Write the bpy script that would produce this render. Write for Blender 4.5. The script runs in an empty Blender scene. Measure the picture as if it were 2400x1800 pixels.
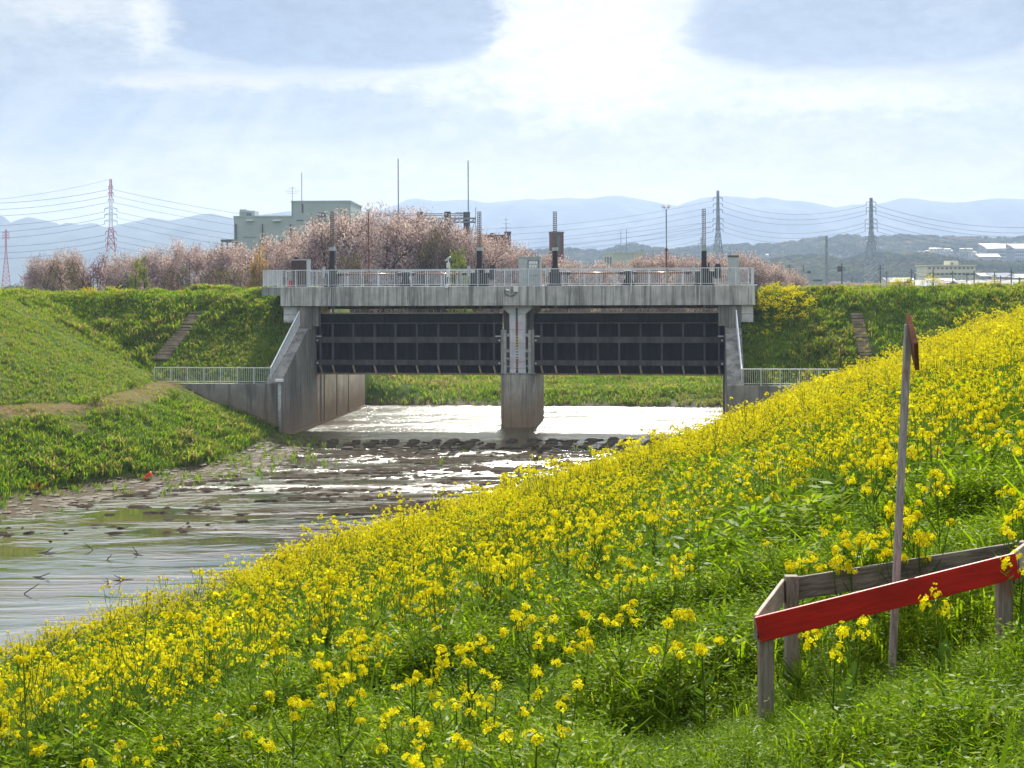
import bpy, math, random
import numpy as np
from mathutils import Vector, Matrix
SC = bpy.context.scene
COL = SC.collection
R = math.radians
rng = np.random.default_rng(7)
random.seed(7)

# ------------------------------------------------------------------ camera
F = 3466.0            # focal length in pixels of a 2400 px wide frame
HX, HY = 1200.0, 652.0  # where the level view axis meets the frame
ROLL = 0.0052
ZC = 10.6
cam_d = bpy.data.cameras.new('camera')
cam_d.sensor_width = 36.0
cam_d.lens = F * 36.0 / 2400.0
cam_d.shift_y = -(900.0 - HY) / 2400.0
cam_d.clip_start = 0.1
cam_d.clip_end = 20000
cam = bpy.data.objects.new('camera', cam_d)
COL.objects.link(cam)
cam.location = (0, 0, ZC)
cam.rotation_euler = (math.pi / 2, ROLL, 0)
SC.camera = cam

# ------------------------------------------------------------------ light
SUN_AZ, SUN_EL = R(5.0), R(37.0)
sunv = Vector((math.sin(SUN_AZ) * math.cos(SUN_EL), math.cos(SUN_AZ) * math.cos(SUN_EL), math.sin(SUN_EL)))
sl = bpy.data.lights.new('sun', 'SUN')
sl.energy = 5.0
sl.angle = R(0.6)
sl.color = (1.0, 0.955, 0.86)
so = bpy.data.objects.new('sun', sl)
COL.objects.link(so)
so.rotation_euler = sunv.to_track_quat('Z', 'Y').to_euler()
so.location = (0, 0, 60)

SC.view_settings.view_transform = 'Standard'
SC.view_settings.look = 'None'
SC.view_settings.exposure = 0.95
SC.view_settings.gamma = 1.0
SC.view_settings.use_curve_mapping = False
SC.render.film_transparent = False
cy = SC.cycles
cy.max_bounces = 7
cy.diffuse_bounces = 3
cy.glossy_bounces = 3
cy.transmission_bounces = 4
cy.volume_bounces = 1
cy.transparent_max_bounces = 8
cy.sample_clamp_indirect = 4.0
cy.sample_clamp_direct = 0.0
cy.use_denoising = True
cy.caustics_reflective = False
cy.caustics_refractive = False

# ------------------------------------------------------------------ node helper
class NT:
    def __init__(s, tree):
        s.t = tree
    def n(s, typ, **kw):
        nd = s.t.nodes.new(typ)
        for k, v in kw.items():
            setattr(nd, k, v)
        return nd
    def link(s, a, b):
        s.t.links.new(a, b)
    def val(s, sock, v):
        if isinstance(v, (int, float)):
            sock.default_value = v
        elif isinstance(v, (tuple, list)):
            sock.default_value = tuple(v) if len(v) != 3 or sock.type != 'RGBA' else (*v, 1)
        else:
            s.link(v, sock)
    def m(s, op, a, b=0.0, c=None, clamp=False):
        nd = s.n('ShaderNodeMath', operation=op, use_clamp=clamp)
        s.val(nd.inputs[0], a); s.val(nd.inputs[1], b)
        if c is not None: s.val(nd.inputs[2], c)
        return nd.outputs[0]
    def mix(s, f, a, b, mode='MIX'):
        nd = s.n('ShaderNodeMix', data_type='RGBA', blend_type=mode)
        s.val(nd.inputs[0], f); s.val(nd.inputs[6], a); s.val(nd.inputs[7], b)
        return nd.outputs[2]
    def ss(s, x, a, b):
        nd = s.n('ShaderNodeMapRange', interpolation_type='SMOOTHSTEP')
        s.val(nd.inputs[0], x); nd.inputs[1].default_value = a; nd.inputs[2].default_value = b
        return nd.outputs[0]
    def noise(s, vec, scale, detail=3, rough=0.55, dist=0.0):
        nd = s.n('ShaderNodeTexNoise')
        if vec is not None: s.link(vec, nd.inputs['Vector'])
        nd.inputs['Scale'].default_value = scale; nd.inputs['Detail'].default_value = detail
        nd.inputs['Roughness'].default_value = rough; nd.inputs['Distortion'].default_value = dist
        return nd.outputs['Fac']
    def scale(s, vec, sc):
        nd = s.n('ShaderNodeMapping'); s.link(vec, nd.inputs['Vector'])
        nd.inputs['Scale'].default_value = sc
        return nd.outputs[0]

# ------------------------------------------------------------------ sky
W = bpy.data.worlds.new('World')
SC.world = W
W.use_nodes = True
W.node_tree.nodes.clear()
g = NT(W.node_tree)
sky = g.n('ShaderNodeTexSky', sky_type='NISHITA', sun_disc=False)
sky.sun_elevation = SUN_EL
sky.sun_rotation = SUN_AZ
sky.air_density = 1.0; sky.dust_density = 1.5
tc = g.n('ShaderNodeTexCoord')
sep = g.n('ShaderNodeSeparateXYZ'); g.link(tc.outputs['Generated'], sep.inputs[0])
DEG = 57.29578
az = g.m('MULTIPLY', g.m('ARCTAN2', sep.outputs[0], sep.outputs[1]), DEG)
el = g.m('MULTIPLY', g.m('ARCSINE', sep.outputs[2]), DEG)
cmb = g.n('ShaderNodeCombineXYZ'); g.link(az, cmb.inputs[0]); g.link(g.m('MULTIPLY', el, 1.7), cmb.inputs[1])
n1 = g.noise(cmb.outputs[0], 0.16, 6, 0.6)
n2 = g.noise(g.scale(cmb.outputs[0], (1.0, 1.5, 1)), 0.55, 5, 0.6)
n3 = g.noise(g.scale(cmb.outputs[0], (1, 1, 1)), 1.4, 4, 0.6)
warp = g.m('ADD', g.m('MULTIPLY', g.m('SUBTRACT', n2, 0.5), 2.6), g.m('MULTIPLY', g.m('SUBTRACT', n3, 0.5), 0.9))
def blob(ca, ce, ra, re_, bias=1.0, soft=0.7, flat=False):
    dx = g.m('DIVIDE', g.m('ADD', g.m('SUBTRACT', az, ca), g.m('MULTIPLY', warp, 1.0)), ra)
    dyr = g.m('ADD', g.m('SUBTRACT', el, ce), g.m('MULTIPLY', warp, 0.36))
    if flat:   # cumulus base: sharper lower edge
        dy = g.m('DIVIDE', dyr, re_)
        dlow = g.m('MULTIPLY', g.m('MINIMUM', dy, 0.0), 1.0)
        dhi = g.m('MULTIPLY', g.m('MAXIMUM', dy, 0.0), 0.45)
        dy = g.m('ADD', dlow, dhi)
    else:
        dy = g.m('DIVIDE', dyr, re_)
    dx2 = g.m('MULTIPLY', dx, dx)
    if flat: dx2 = g.m('MULTIPLY', dx2, g.m('ADD', 0.25, g.m('MULTIPLY', dx2, 0.75)))
    d = g.m('SQRT', g.m('ADD', dx2, g.m('MULTIPLY', dy, dy)))
    return g.m('SUBTRACT', 1.0, g.ss(d, 1.0 - soft, 1.0 + soft * 0.35))
# pale veil, lighter towards the sun
gd = g.m('SQRT', g.m('ADD', g.m('POWER', g.m('DIVIDE', g.m('SUBTRACT', az, 3.0), 13.0), 2.0), g.m('POWER', g.m('DIVIDE', g.m('SUBTRACT', el, 16.0), 15.0), 2.0)))
glow = g.m('SUBTRACT', 1.0, g.ss(gd, 0.05, 1.5))
veil = g.mix(g.ss(n1, 0.35, 0.7), (0.66, 0.76, 0.86), (0.80, 0.83, 0.84))
veil = g.mix(g.m('MULTIPLY', glow, 0.72), veil, (1.45, 1.42, 1.36))
dark = (0.46, 0.61, 0.83)
c = veil
def add(col, f, amt, shade=dark):
    return g.mix(g.m('MULTIPLY', f, amt), col, shade)
# broad grey undersides
c = add(c, blob(-17.0, 7.6, 5.0, 1.9), 0.75, (0.42, 0.52, 0.70))
c = add(c, blob(-10.0, 6.1, 7.5, 1.0, flat=True, soft=0.4), 0.85, (0.42, 0.55, 0.74))
c = add(c, blob(-17.5, 5.3, 5.2, 0.9, flat=True, soft=0.4), 0.9, (0.40, 0.53, 0.72))
c = add(c, blob(-1.0, 5.3, 7.0, 0.9, flat=True, soft=0.5), 0.6, (0.52, 0.60, 0.72))
c = add(c, blob(9.0, 4.6, 12.0, 1.0, flat=True, soft=0.6), 0.6, (0.62, 0.66, 0.73))
c = add(c, blob(-15, 10.0, 5.0, 0.6), 0.75, (1.0, 0.99, 0.95))
c = add(c, blob(-13.6, 9.6, 1.0, 1.5), 0.7, (1.15, 1.13, 1.08))
c = add(c, blob(-7.0, 7.55, 5.0, 0.35), 0.55, (1.15, 1.12, 1.05))
c = add(c, blob(-12.0, 7.5, 3.8, 0.45), 0.9, (0.97, 0.93, 0.86))
c = add(c, blob(-11.0, 5.6, 3.6, 0.4), 0.45, (0.92, 0.91, 0.88))
c = add(c, blob(-6.7, 9.5, 6.6, 1.55, flat=True, soft=0.22), 0.95, (0.26, 0.40, 0.64))
c = add(c, blob(13.4, 9.1, 7.0, 1.45, flat=True, soft=0.25), 0.9, (0.36, 0.49, 0.70))
c = add(c, blob(11.5, 9.2, 4.5, 1.1, flat=True, soft=0.6), 0.65, (0.27, 0.41, 0.64))
c = add(c, blob(13.5, 6.7, 7.0, 0.7), 0.7, (1.2, 1.18, 1.14))
c = add(c, blob(3.0, 8.3, 4.0, 3.0), 0.8, (1.45, 1.42, 1.36))
c = add(c, blob(-4.8, 7.5, 0.9, 0.5), 0.5, (1.0, 0.97, 0.92))
# pale warm band low down, ragged brightness, faint shafts fanning from the sun
c = g.mix(g.m('MULTIPLY', g.m('SUBTRACT', 1.0, g.ss(el, 2.2, 6.0)), 0.85), c, (0.90, 0.73, 0.61))
c = g.mix(1.0, c, g.mix(g.ss(g.m('ADD', g.m('MULTIPLY', n2, 0.6), g.m('MULTIPLY', n3, 0.4)), 0.33, 0.66), (0.78, 0.81, 0.86), (1.13, 1.11, 1.08)), 'MULTIPLY')
ang = g.m('ARCTAN2', g.m('SUBTRACT', az, 1.0), g.m('SUBTRACT', 24.0, el))
ca_ = g.n('ShaderNodeCombineXYZ'); g.link(g.m('MULTIPLY', ang, 14.0), ca_.inputs[0])
shaft_ = g.m('MULTIPLY', g.ss(g.noise(ca_.outputs[0], 1.0, 2, 0.5), 0.42, 0.66), g.m('MULTIPLY', g.ss(az, -4.0, -9.0), g.m('MULTIPLY', g.ss(el, 2.0, 4.0), g.m('SUBTRACT', 1.0, g.ss(el, 6.5, 9.0)))))
c = g.mix(g.m('MULTIPLY', shaft_, 0.35), c, (0.98, 0.98, 0.97))
# away from the view: broken grey-white cloud, dimmer opposite the sun
big = g.noise(tc.outputs['Generated'], 2.2, 5, 0.6)
rest = g.mix(g.ss(big, 0.35, 0.7), (1.05, 1.25, 1.55), (1.55, 1.6, 1.65))
rest = g.mix(g.ss(sep.outputs[1], 0.3, -0.6), rest, g.mix(g.ss(big, 0.35, 0.7), (0.78, 0.88, 1.02), (1.25, 1.25, 1.25)))
view = g.m('MULTIPLY', g.m('SUBTRACT', 1.0, g.ss(el, 11.0, 15.5)), g.m('SUBTRACT', 1.0, g.ss(g.m('ABSOLUTE', az), 26, 45)))
dsun = g.n('ShaderNodeVectorMath', operation='DOT_PRODUCT'); g.link(tc.outputs['Generated'], dsun.inputs[0]); dsun.inputs[1].default_value = tuple(sunv)
rest = g.mix(g.m('POWER', g.ss(dsun.outputs['Value'], 0.72, 1.0), 1.3), rest, (2.3, 2.2, 2.0))
cloud = g.mix(view, rest, g.mix(1.0, c, (0.68, 0.68, 0.665), "MULTIPLY"))
bg1 = g.n('ShaderNodeBackground'); g.link(sky.outputs[0], bg1.inputs[0]); bg1.inputs[1].default_value = 0.10
bg2 = g.n('ShaderNodeBackground'); g.link(cloud, bg2.inputs[0]); bg2.inputs[1].default_value = 0.50
mx = g.n('ShaderNodeMixShader'); mx.inputs[0].default_value = 0.9
g.link(bg1.outputs[0], mx.inputs[1]); g.link(bg2.outputs[0], mx.inputs[2])
wo = g.n('ShaderNodeOutputWorld'); g.link(mx.outputs[0], wo.inputs[0])

# ------------------------------------------------------------------ pixel helpers
cr, sr = math.cos(ROLL), math.sin(ROLL)
def ray(px, py):
    u, v = px - HX, py - HY
    return (u * cr - v * sr) / F, -(u * sr + v * cr) / F      # X per Y, Z per Y
def P(px, py, Y):
    a, b = ray(px, py)
    return (a * Y, Y, ZC + b * Y)
PHI = R(7.4)
cp, sp = math.cos(PHI), math.sin(PHI)
OX, OY = 0.36, 105.0
def uw2xy(u, w): return OX + u * cp + w * sp, OY - u * sp + w * cp
def xy2uw(X, Y):
    X = X - OX; Y = Y - OY
    return X * cp - Y * sp, X * sp + Y * cp
def G(px, py, w):
    """pixel -> (u, z) on the plane w = const of the sluice"""
    a, b = ray(px, py)
    # w = (aY-OX)*sp + (Y-OY)*cp
    Y = (w + OX * sp + OY * cp) / (a * sp + cp)
    return xy2uw(a * Y, Y)[0], ZC + b * Y

# ------------------------------------------------------------------ objects helper
def tag(o, label=None, cat=None, group=None, kind=None):
    if label: o['label'] = label
    if cat: o['category'] = cat
    if group: o['group'] = group
    if kind: o['kind'] = kind
    return o
def thing(name, label, cat, loc=(0, 0, 0), rotz=0.0, group=None):
    o = bpy.data.objects.new(name, None)
    COL.objects.link(o)
    o.location = loc; o.rotation_euler = (0, 0, rotz); o.empty_display_size = 0.3
    return tag(o, label, cat, group)
def gthing(name, label, cat, u, w, z, group=None):
    x, y = uw2xy(u, w)
    o = thing(name, label, cat, (x, y, z), -PHI, group)
    o['_org'] = (u, w, z)
    return o
class MB:
    def __init__(s): s.v = []; s.f = []; s.smooth = False
    def box(s, x0, x1, y0, y1, z0, z1):
        n = len(s.v)
        s.v += [(x0, y0, z0), (x1, y0, z0), (x1, y1, z0), (x0, y1, z0), (x0, y0, z1), (x1, y0, z1), (x1, y1, z1), (x0, y1, z1)]
        s.f += [tuple(n + i for i in q) for q in ((0, 3, 2, 1), (4, 5, 6, 7), (0, 1, 5, 4), (1, 2, 6, 5), (2, 3, 7, 6), (3, 0, 4, 7))]
        return s
    def bar(s, a, b, wx, wz=None, up=(0, 0, 1)):
        wz = wz or wx
        a, b = Vector(a), Vector(b); d = (b - a).normalized(); up = Vector(up)
        if abs(d.dot(up)) > 0.99: up = Vector((1, 0, 0))
        sx = d.cross(up).normalized() * wx / 2; sz = sx.cross(d).normalized() * wz / 2
        n = len(s.v)
        for p in (a, b):
            for i, j in ((-1, -1), (1, -1), (1, 1), (-1, 1)):
                s.v.append(tuple(p + sx * i + sz * j))
        s.f += [tuple(n + i for i in q) for q in ((3, 2, 1, 0), (4, 5, 6, 7), (0, 1, 5, 4), (1, 2, 6, 5), (2, 3, 7, 6), (3, 0, 4, 7))]
        return s
    def tube(s, pts, r, k=8, cap=True):
        pts = [Vector(p) for p in pts]
        rs = r if isinstance(r, (list, tuple)) else [r] * len(pts)
        base = len(s.v); ref = Vector((0, 0, 1))
        for i, p in enumerate(pts):
            d = (pts[min(i + 1, len(pts) - 1)] - pts[max(i - 1, 0)]).normalized()
            rf = ref if abs(d.dot(ref)) < 0.95 else Vector((1, 0, 0))
            sx = d.cross(rf).normalized(); sy = sx.cross(d)
            for j in range(k):
                t = 2 * math.pi * j / k
                s.v.append(tuple(p + (sx * math.cos(t) + sy * math.sin(t)) * rs[i]))
        for i in range(len(pts) - 1):
            for j in range(k):
                a = base + i * k + j; b = base + i * k + (j + 1) % k
                s.f.append((a, b, b + k, a + k))
        if cap:
            s.f.append(tuple(base + j for j in range(k))[::-1])
            s.f.append(tuple(base + (len(pts) - 1) * k + j for j in range(k)))
        return s
    def prism(s, poly, y0, y1, axis='y'):
        """poly of (x,z) extruded along y, or (x,y) along z, or (y,z) along x"""
        n = len(s.v); k = len(poly)
        for yy in (y0, y1):
            for a, b in poly:
                s.v.append({'y': (a, yy, b), 'z': (a, b, yy), 'x': (yy, a, b)}[axis])
        s.f.append(tuple(n + i for i in range(k))); s.f.append(tuple(n + k + i for i in range(k))[::-1])
        for i in range(k):
            j = (i + 1) % k
            s.f.append((n + j, n + i, n + k + i, n + k + j))
        return s
    def build(s, name, mat, parent=None, org=None, bevel=0.0, smooth=False):
        me = bpy.data.meshes.new(name)
        v = s.v
        if org is None and parent is not None and '_org' in parent: org = parent['_org']
        if org is not None: v = [(a - org[0], b - org[1], c_ - org[2]) for a, b, c_ in v]
        me.from_pydata(v, [], s.f)
        import bmesh
        bm = bmesh.new(); bm.from_mesh(me)
        bmesh.ops.recalc_face_normals(bm, faces=bm.faces)
        if bevel > 0:
            bmesh.ops.bevel(bm, geom=bm.edges[:], offset=bevel, segments=1, affect='EDGES', clamp_overlap=True)
        bm.to_mesh(me); bm.free()
        if smooth or s.smooth:
            me.polygons.foreach_set('use_smooth', [True] * len(me.polygons))
        me.materials.append(mat)
        o = bpy.data.objects.new(name, me)
        COL.objects.link(o)
        if parent is not None:
            o.parent = parent
        return o
def qmesh(name, V, Q, mat, attrs=None, smooth=False):
    """big quad mesh from numpy arrays"""
    me = bpy.data.meshes.new(name)
    V = np.ascontiguousarray(V, dtype=np.float32); Q = np.ascontiguousarray(Q, dtype=np.int32)
    k = Q.shape[1]
    me.vertices.add(len(V)); me.vertices.foreach_set('co', V.ravel())
    me.loops.add(Q.size); me.loops.foreach_set('vertex_index', Q.ravel())
    me.polygons.add(len(Q)); me.polygons.foreach_set('loop_start', np.arange(0, Q.size, k, dtype=np.int32))
    if smooth: me.polygons.foreach_set('use_smooth', np.ones(len(Q), dtype=bool))
    for nm, arr in (attrs or {}).items():
        at = me.attributes.new(nm, 'FLOAT', 'POINT')
        at.data.foreach_set('value', np.ascontiguousarray(arr, dtype=np.float32))
    me.update(calc_edges=True)
    me.materials.append(mat)
    return me
def qobj(name, V, Q, mat, attrs=None, parent=None, smooth=False):
    o = bpy.data.objects.new(name, qmesh(name, V, Q, mat, attrs, smooth))
    COL.objects.link(o)
    if parent is not None: o.parent = parent
    return o
def copy_tree(o, parent=None):
    c_ = o.copy(); COL.objects.link(c_)
    if parent is not None: c_.parent = parent
    for ch in [x for x in o.children]:
        copy_tree(ch, c_)
    return c_

# ------------------------------------------------------------------ materials
def new_mat(name):
    m = bpy.data.materials.new(name); m.use_nodes = True
    m.node_tree.nodes.clear()
    return m, NT(m.node_tree)
def finish(n, sh):
    o = n.n('ShaderNodeOutputMaterial'); n.link(sh, o.inputs[0])
def pbr(n, col, rough=0.6, metal=0.0, bump=None, bstr=0.3, bdist=0.02, spec=0.4):
    b = n.n('ShaderNodeBsdfPrincipled')
    n.val(b.inputs['Base Color'], col); n.val(b.inputs['Roughness'], rough)
    b.inputs['Metallic'].default_value = metal; b.inputs['Specular IOR Level'].default_value = spec
    if bump is not None:
        bn = n.n('ShaderNodeBump'); bn.inputs['Strength'].default_value = bstr; bn.inputs['Distance'].default_value = bdist
        n.link(bump, bn.inputs['Height']); n.link(bn.outputs[0], b.inputs['Normal'])
    return b.outputs[0]
def simple(name, col, rough=0.6, metal=0.0, var=0.25, sc=3.0, spec=0.4):
    m, n = new_mat(name)
    t = n.n('ShaderNodeTexCoord').outputs['Object']
    f = n.noise(t, sc, 5, 0.65)
    dk = tuple(x * (1 - var) for x in col); lt = tuple(min(1, x * (1 + var)) for x in col)
    finish(n, pbr(n, n.mix(n.ss(f, 0.3, 0.7), dk, lt), rough, metal, f, 0.15, 0.01, spec))
    return m
def concrete(name, base=(0.34, 0.345, 0.33), stain=0.75, brown=0.0, white=0.0, streak=1.4):
    m, n = new_mat(name)
    t = n.n('ShaderNodeTexCoord').outputs['Object']
    geo = n.n('ShaderNodeNewGeometry').outputs['Position']
    a = n.noise(t, 0.9, 6, 0.65)
    b = n.noise(n.scale(t, (streak, streak, 0.10)), 1.6, 5, 0.65)
    b2 = n.noise(n.scale(t, (streak * 3, streak * 3, 0.16)), 1.3, 4, 0.6)
    fine = n.noise(t, 14, 4, 0.7)
    col = n.mix(n.ss(a, 0.3, 0.75), tuple(x * 0.72 for x in base), tuple(x * 1.15 for x in base))
    col = n.mix(n.m('MULTIPLY', n.ss(b, 0.44, 0.62), stain), col, tuple(x * 0.34 for x in base))
    col = n.mix(n.m('MULTIPLY', n.ss(b2, 0.52, 0.66), stain * 0.85), col, tuple(x * 0.28 for x in base))
    if white:
        wv = n.noise(n.scale(t, (streak * 4, streak * 4, 0.25)), 1.1, 4, 0.6)
        col = n.mix(n.m('MULTIPLY', n.ss(wv, 0.57, 0.63), white), col, (0.62, 0.62, 0.60))
    if brown:
        sz = n.n('ShaderNodeSeparateXYZ'); n.link(geo, sz.inputs[0])
        zz = n.m('ADD', sz.outputs[2], n.m('MULTIPLY', n.m('SUBTRACT', b, 0.5), 3.5))
        fz = n.m('SUBTRACT', 1.0, n.ss(zz, 0.4, 3.4))
        col = n.mix(n.m('MULTIPLY', fz, brown), col, (0.21, 0.125, 0.055))
    col = n.mix(n.m('MULTIPLY', n.ss(fine, 0.5, 0.75), 0.25), col, tuple(x * 0.6 for x in base))
    finish(n, pbr(n, col, 0.85, 0, fine, 0.25, 0.02, 0.25))
    return m
def leafy(name, ramp, trans=0.5, gloss=0.06, attr='rnd', rough=0.4):
    """leaf material: colour from a per-leaf random value, thin leaves let light through"""
    m, n = new_mat(name)
    at = n.n('ShaderNodeAttribute'); at.attribute_name = attr
    cr_ = n.n('ShaderNodeValToRGB')
    els = cr_.color_ramp.elements
    while len(els) < len(ramp): els.new(0.5)
    for e, (p_, c_) in zip(els, ramp):
        e.position = p_; e.color = (*c_, 1)
    n.link(at.outputs['Fac'], cr_.inputs[0])
    colr = cr_.outputs[0]
    d = n.n('ShaderNodeBsdfDiffuse'); n.link(colr, d.inputs[0])
    tr = n.n('ShaderNodeBsdfTranslucent')
    n.link(n.mix(1.0, colr, (1.0, 1.0, 0.75), 'MULTIPLY'), tr.inputs[0])
    gl = n.n('ShaderNodeBsdfGlossy'); gl.inputs['Roughness'].default_value = rough; gl.inputs[0].default_value = (0.9, 0.9, 0.9, 1)
    m1 = n.n('ShaderNodeMixShader'); m1.inputs[0].default_value = trans
    n.link(d.outputs[0], m1.inputs[1]); n.link(tr.outputs[0], m1.inputs[2])
    m2 = n.n('ShaderNodeMixShader'); m2.inputs[0].default_value = gloss
    n.link(m1.outputs[0], m2.inputs[1]); n.link(gl.outputs[0], m2.inputs[2])
    finish(n, m2.outputs[0])
    return m
M = {}
M['concrete'] = concrete('weathered_concrete', (0.34, 0.35, 0.335), 0.75)
M['girder'] = concrete('streaked_girder_concrete', (0.475, 0.47, 0.445), 0.85, white=0.6)
M['pale'] = concrete('pale_concrete', (0.62, 0.62, 0.64), 0.15)
M['wall'] = concrete('mossy_wall_concrete', (0.27, 0.26, 0.235), 0.7, brown=0.6, streak=0.7)
M['inner'] = concrete('glare_tinted_rust_stained_concrete', (0.85, 0.72, 0.54), 0.5, brown=0.85, streak=0.7)  # base lightened to paint in sun and water glare; brown low down is stain
M['pierlow'] = concrete('stained_pier_concrete', (0.44, 0.42, 0.37), 0.7, brown=0.7)
M['soffit'] = concrete('brown_soffit_concrete', (0.30, 0.22, 0.12), 0.6)
M['steel'] = concrete('stained_gate_steel', (0.024, 0.0232, 0.0225), 0.6)
M['steelrib'] = concrete('stained_rib_steel', (0.095, 0.092, 0.090), 0.45)
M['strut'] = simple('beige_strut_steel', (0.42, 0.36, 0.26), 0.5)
M['guide'] = simple('galvanised_guide_steel', (0.33, 0.34, 0.33), 0.5, 0.2, 0.25, 4)
M['rail'] = simple('galvanised_rail', (0.60, 0.63, 0.66), 0.35, 0.35, 0.12, 3)
M['black'] = simple('black_machine_paint', (0.022, 0.02, 0.022), 0.65, 0, 0.3, 6)
M['rack'] = simple('rack_steel', (0.14, 0.11, 0.075), 0.4, 0.5, 0.3, 5)
M['shaft'] = simple('greased_brown_shaft', (0.22, 0.10, 0.05), 0.28, 0.4, 0.3, 6)
M['brownbox'] = simple('rust_brown_paint', (0.055, 0.028, 0.022), 0.5, 0, 0.3, 4)
M['greybox'] = simple('grey_green_cabinet_paint', (0.36, 0.40, 0.40), 0.45, 0, 0.1, 3)
M['greydark'] = simple('dark_grey_trim', (0.10, 0.11, 0.11), 0.5)
M['whitebox'] = simple('white_enamel', (0.70, 0.71, 0.70), 0.4, 0, 0.08, 4)
M['glass'] = simple('window_glass', (0.10, 0.13, 0.15), 0.08, 0, 0.2, 2, 0.6)
M['rustpole'] = simple('rusted_pole_paint', (0.16, 0.055, 0.035), 0.6, 0, 0.3, 5)
M['greypole'] = simple('grey_pole_steel', (0.24, 0.26, 0.28), 0.5, 0.2, 0.2, 1)
M['darkpole'] = simple('dark_utility_pole_concrete', (0.07, 0.07, 0.075), 0.8, 0, 0.3, 1)
M['red'] = simple('red_paint', (0.50, 0.02, 0.015), 0.45)
M['galva'] = simple('lattice_steel', (0.17, 0.19, 0.21), 0.5, 0.2, 0.2, .5)
M['pylonred'] = simple('aviation_red_paint', (0.50, 0.03, 0.04), 0.55)
M['pylonwhite'] = simple('aviation_white_paint', (0.70, 0.71, 0.72), 0.55, 0, 0.1)
M['wire'] = simple('power_line_conductor', (0.10, 0.11, 0.12), 0.5)
M['step'] = simple('weathered_step_concrete', (0.23, 0.185, 0.125), 0.9, 0, 0.35, 2)
M['wgreen'] = simple('grey_green_render', (0.37, 0.42, 0.405), 0.85, 0, 0.08, .15)
M['wbeige'] = simple('grey_beige_render', (0.45, 0.46, 0.40), 0.85, 0, 0.08, .2)
M['wcream'] = simple('cream_render', (0.58, 0.53, 0.38), 0.85, 0, 0.08, .2)
M['wbrown'] = simple('maroon_brick', (0.15, 0.06, 0.05), 0.85, 0, 0.2, .4)
M['wwhite'] = simple('off_white_render', (0.36, 0.38, 0.39), 0.85, 0, 0.1, .2)
M['rooflight'] = simple('glossy_pale_roof_tiles', (0.26, 0.24, 0.22), 0.5, 0.0, 0.25, .6, 0.5)
M['roofgrey'] = simple('grey_roof_tiles', (0.20, 0.21, 0.23), 0.35, 0.0, 0.2, .6, 0.6)
M['litter_red'] = simple('red_plastic', (0.75, 0.06, 0.03), 0.35)
M['bark'] = simple('dark_cherry_bark', (0.055, 0.042, 0.038), 0.9, 0, 0.4, 2)

# leaf materials
M['grass'] = leafy('levee_grass', [(0.0, (0.036, 0.092, 0.003)), (0.35, (0.115, 0.225, 0.004)), (0.7, (0.205, 0.335, 0.006)), (0.93, (0.29, 0.33, 0.015)), (1.0, (0.30, 0.22, 0.10))], 0.6, 0.006)
M['weed'] = leafy('bank_weeds', [(0.0, (0.034, 0.088, 0.003)), (0.45, (0.155, 0.258, 0.003)), (0.85, (0.245, 0.350, 0.004)), (1.0, (0.28, 0.34, 0.015))], 0.6, 0.005, rough=0.35)
M['rape'] = leafy('rape_flowers_and_stems', [(0.0, (0.045, 0.085, 0.012)), (0.28, (0.085, 0.150, 0.018)), (0.32, (0.48, 0.38, 0.004)), (0.7, (0.66, 0.57, 0.006)), (1.0, (0.80, 0.72, 0.02))], 0.42, 0.0)
M['cherry'] = leafy('cherry_blossom', [(0.0, (0.045, 0.032, 0.030)), (0.20, (0.11, 0.075, 0.065)), (0.26, (0.25, 0.158, 0.158)), (0.6, (0.48, 0.35, 0.36)), (1.0, (0.72, 0.60, 0.60))], 0.40, 0.0)
M['budding'] = leafy('bare_budding_twigs', [(0.0, (0.05, 0.040, 0.030)), (0.5, (0.13, 0.105, 0.05)), (0.8, (0.22, 0.17, 0.07)), (1.0, (0.30, 0.22, 0.07))], 0.35, 0.0)
M['spring'] = leafy('fresh_spring_leaves', [(0.0, (0.05, 0.07, 0.015)), (0.5, (0.16, 0.20, 0.03)), (1.0, (0.27, 0.29, 0.05))], 0.45, 0.0)
M['amber'] = leafy('amber_young_leaves', [(0.0, (0.12, 0.07, 0.02)), (0.5, (0.34, 0.20, 0.03)), (1.0, (0.50, 0.33, 0.05))], 0.45, 0.0)
M['plum'] = leafy('maroon_buds', [(0.0, (0.07, 0.03, 0.03)), (0.5, (0.20, 0.09, 0.09)), (1.0, (0.34, 0.19, 0.18))], 0.4, 0.0)
M['dusky'] = leafy('dusky_evergreen', [(0.0, (0.02, 0.03, 0.015)), (0.5, (0.05, 0.065, 0.03)), (1.0, (0.09, 0.10, 0.05))], 0.3, 0.0)
M['wood_far'] = leafy('hill_wood', [(0.0, (0.03, 0.045, 0.015)), (0.4, (0.07, 0.085, 0.025)), (0.75, (0.13, 0.135, 0.035)), (1.0, (0.20, 0.16, 0.09))], 0.3, 0.0)

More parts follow.
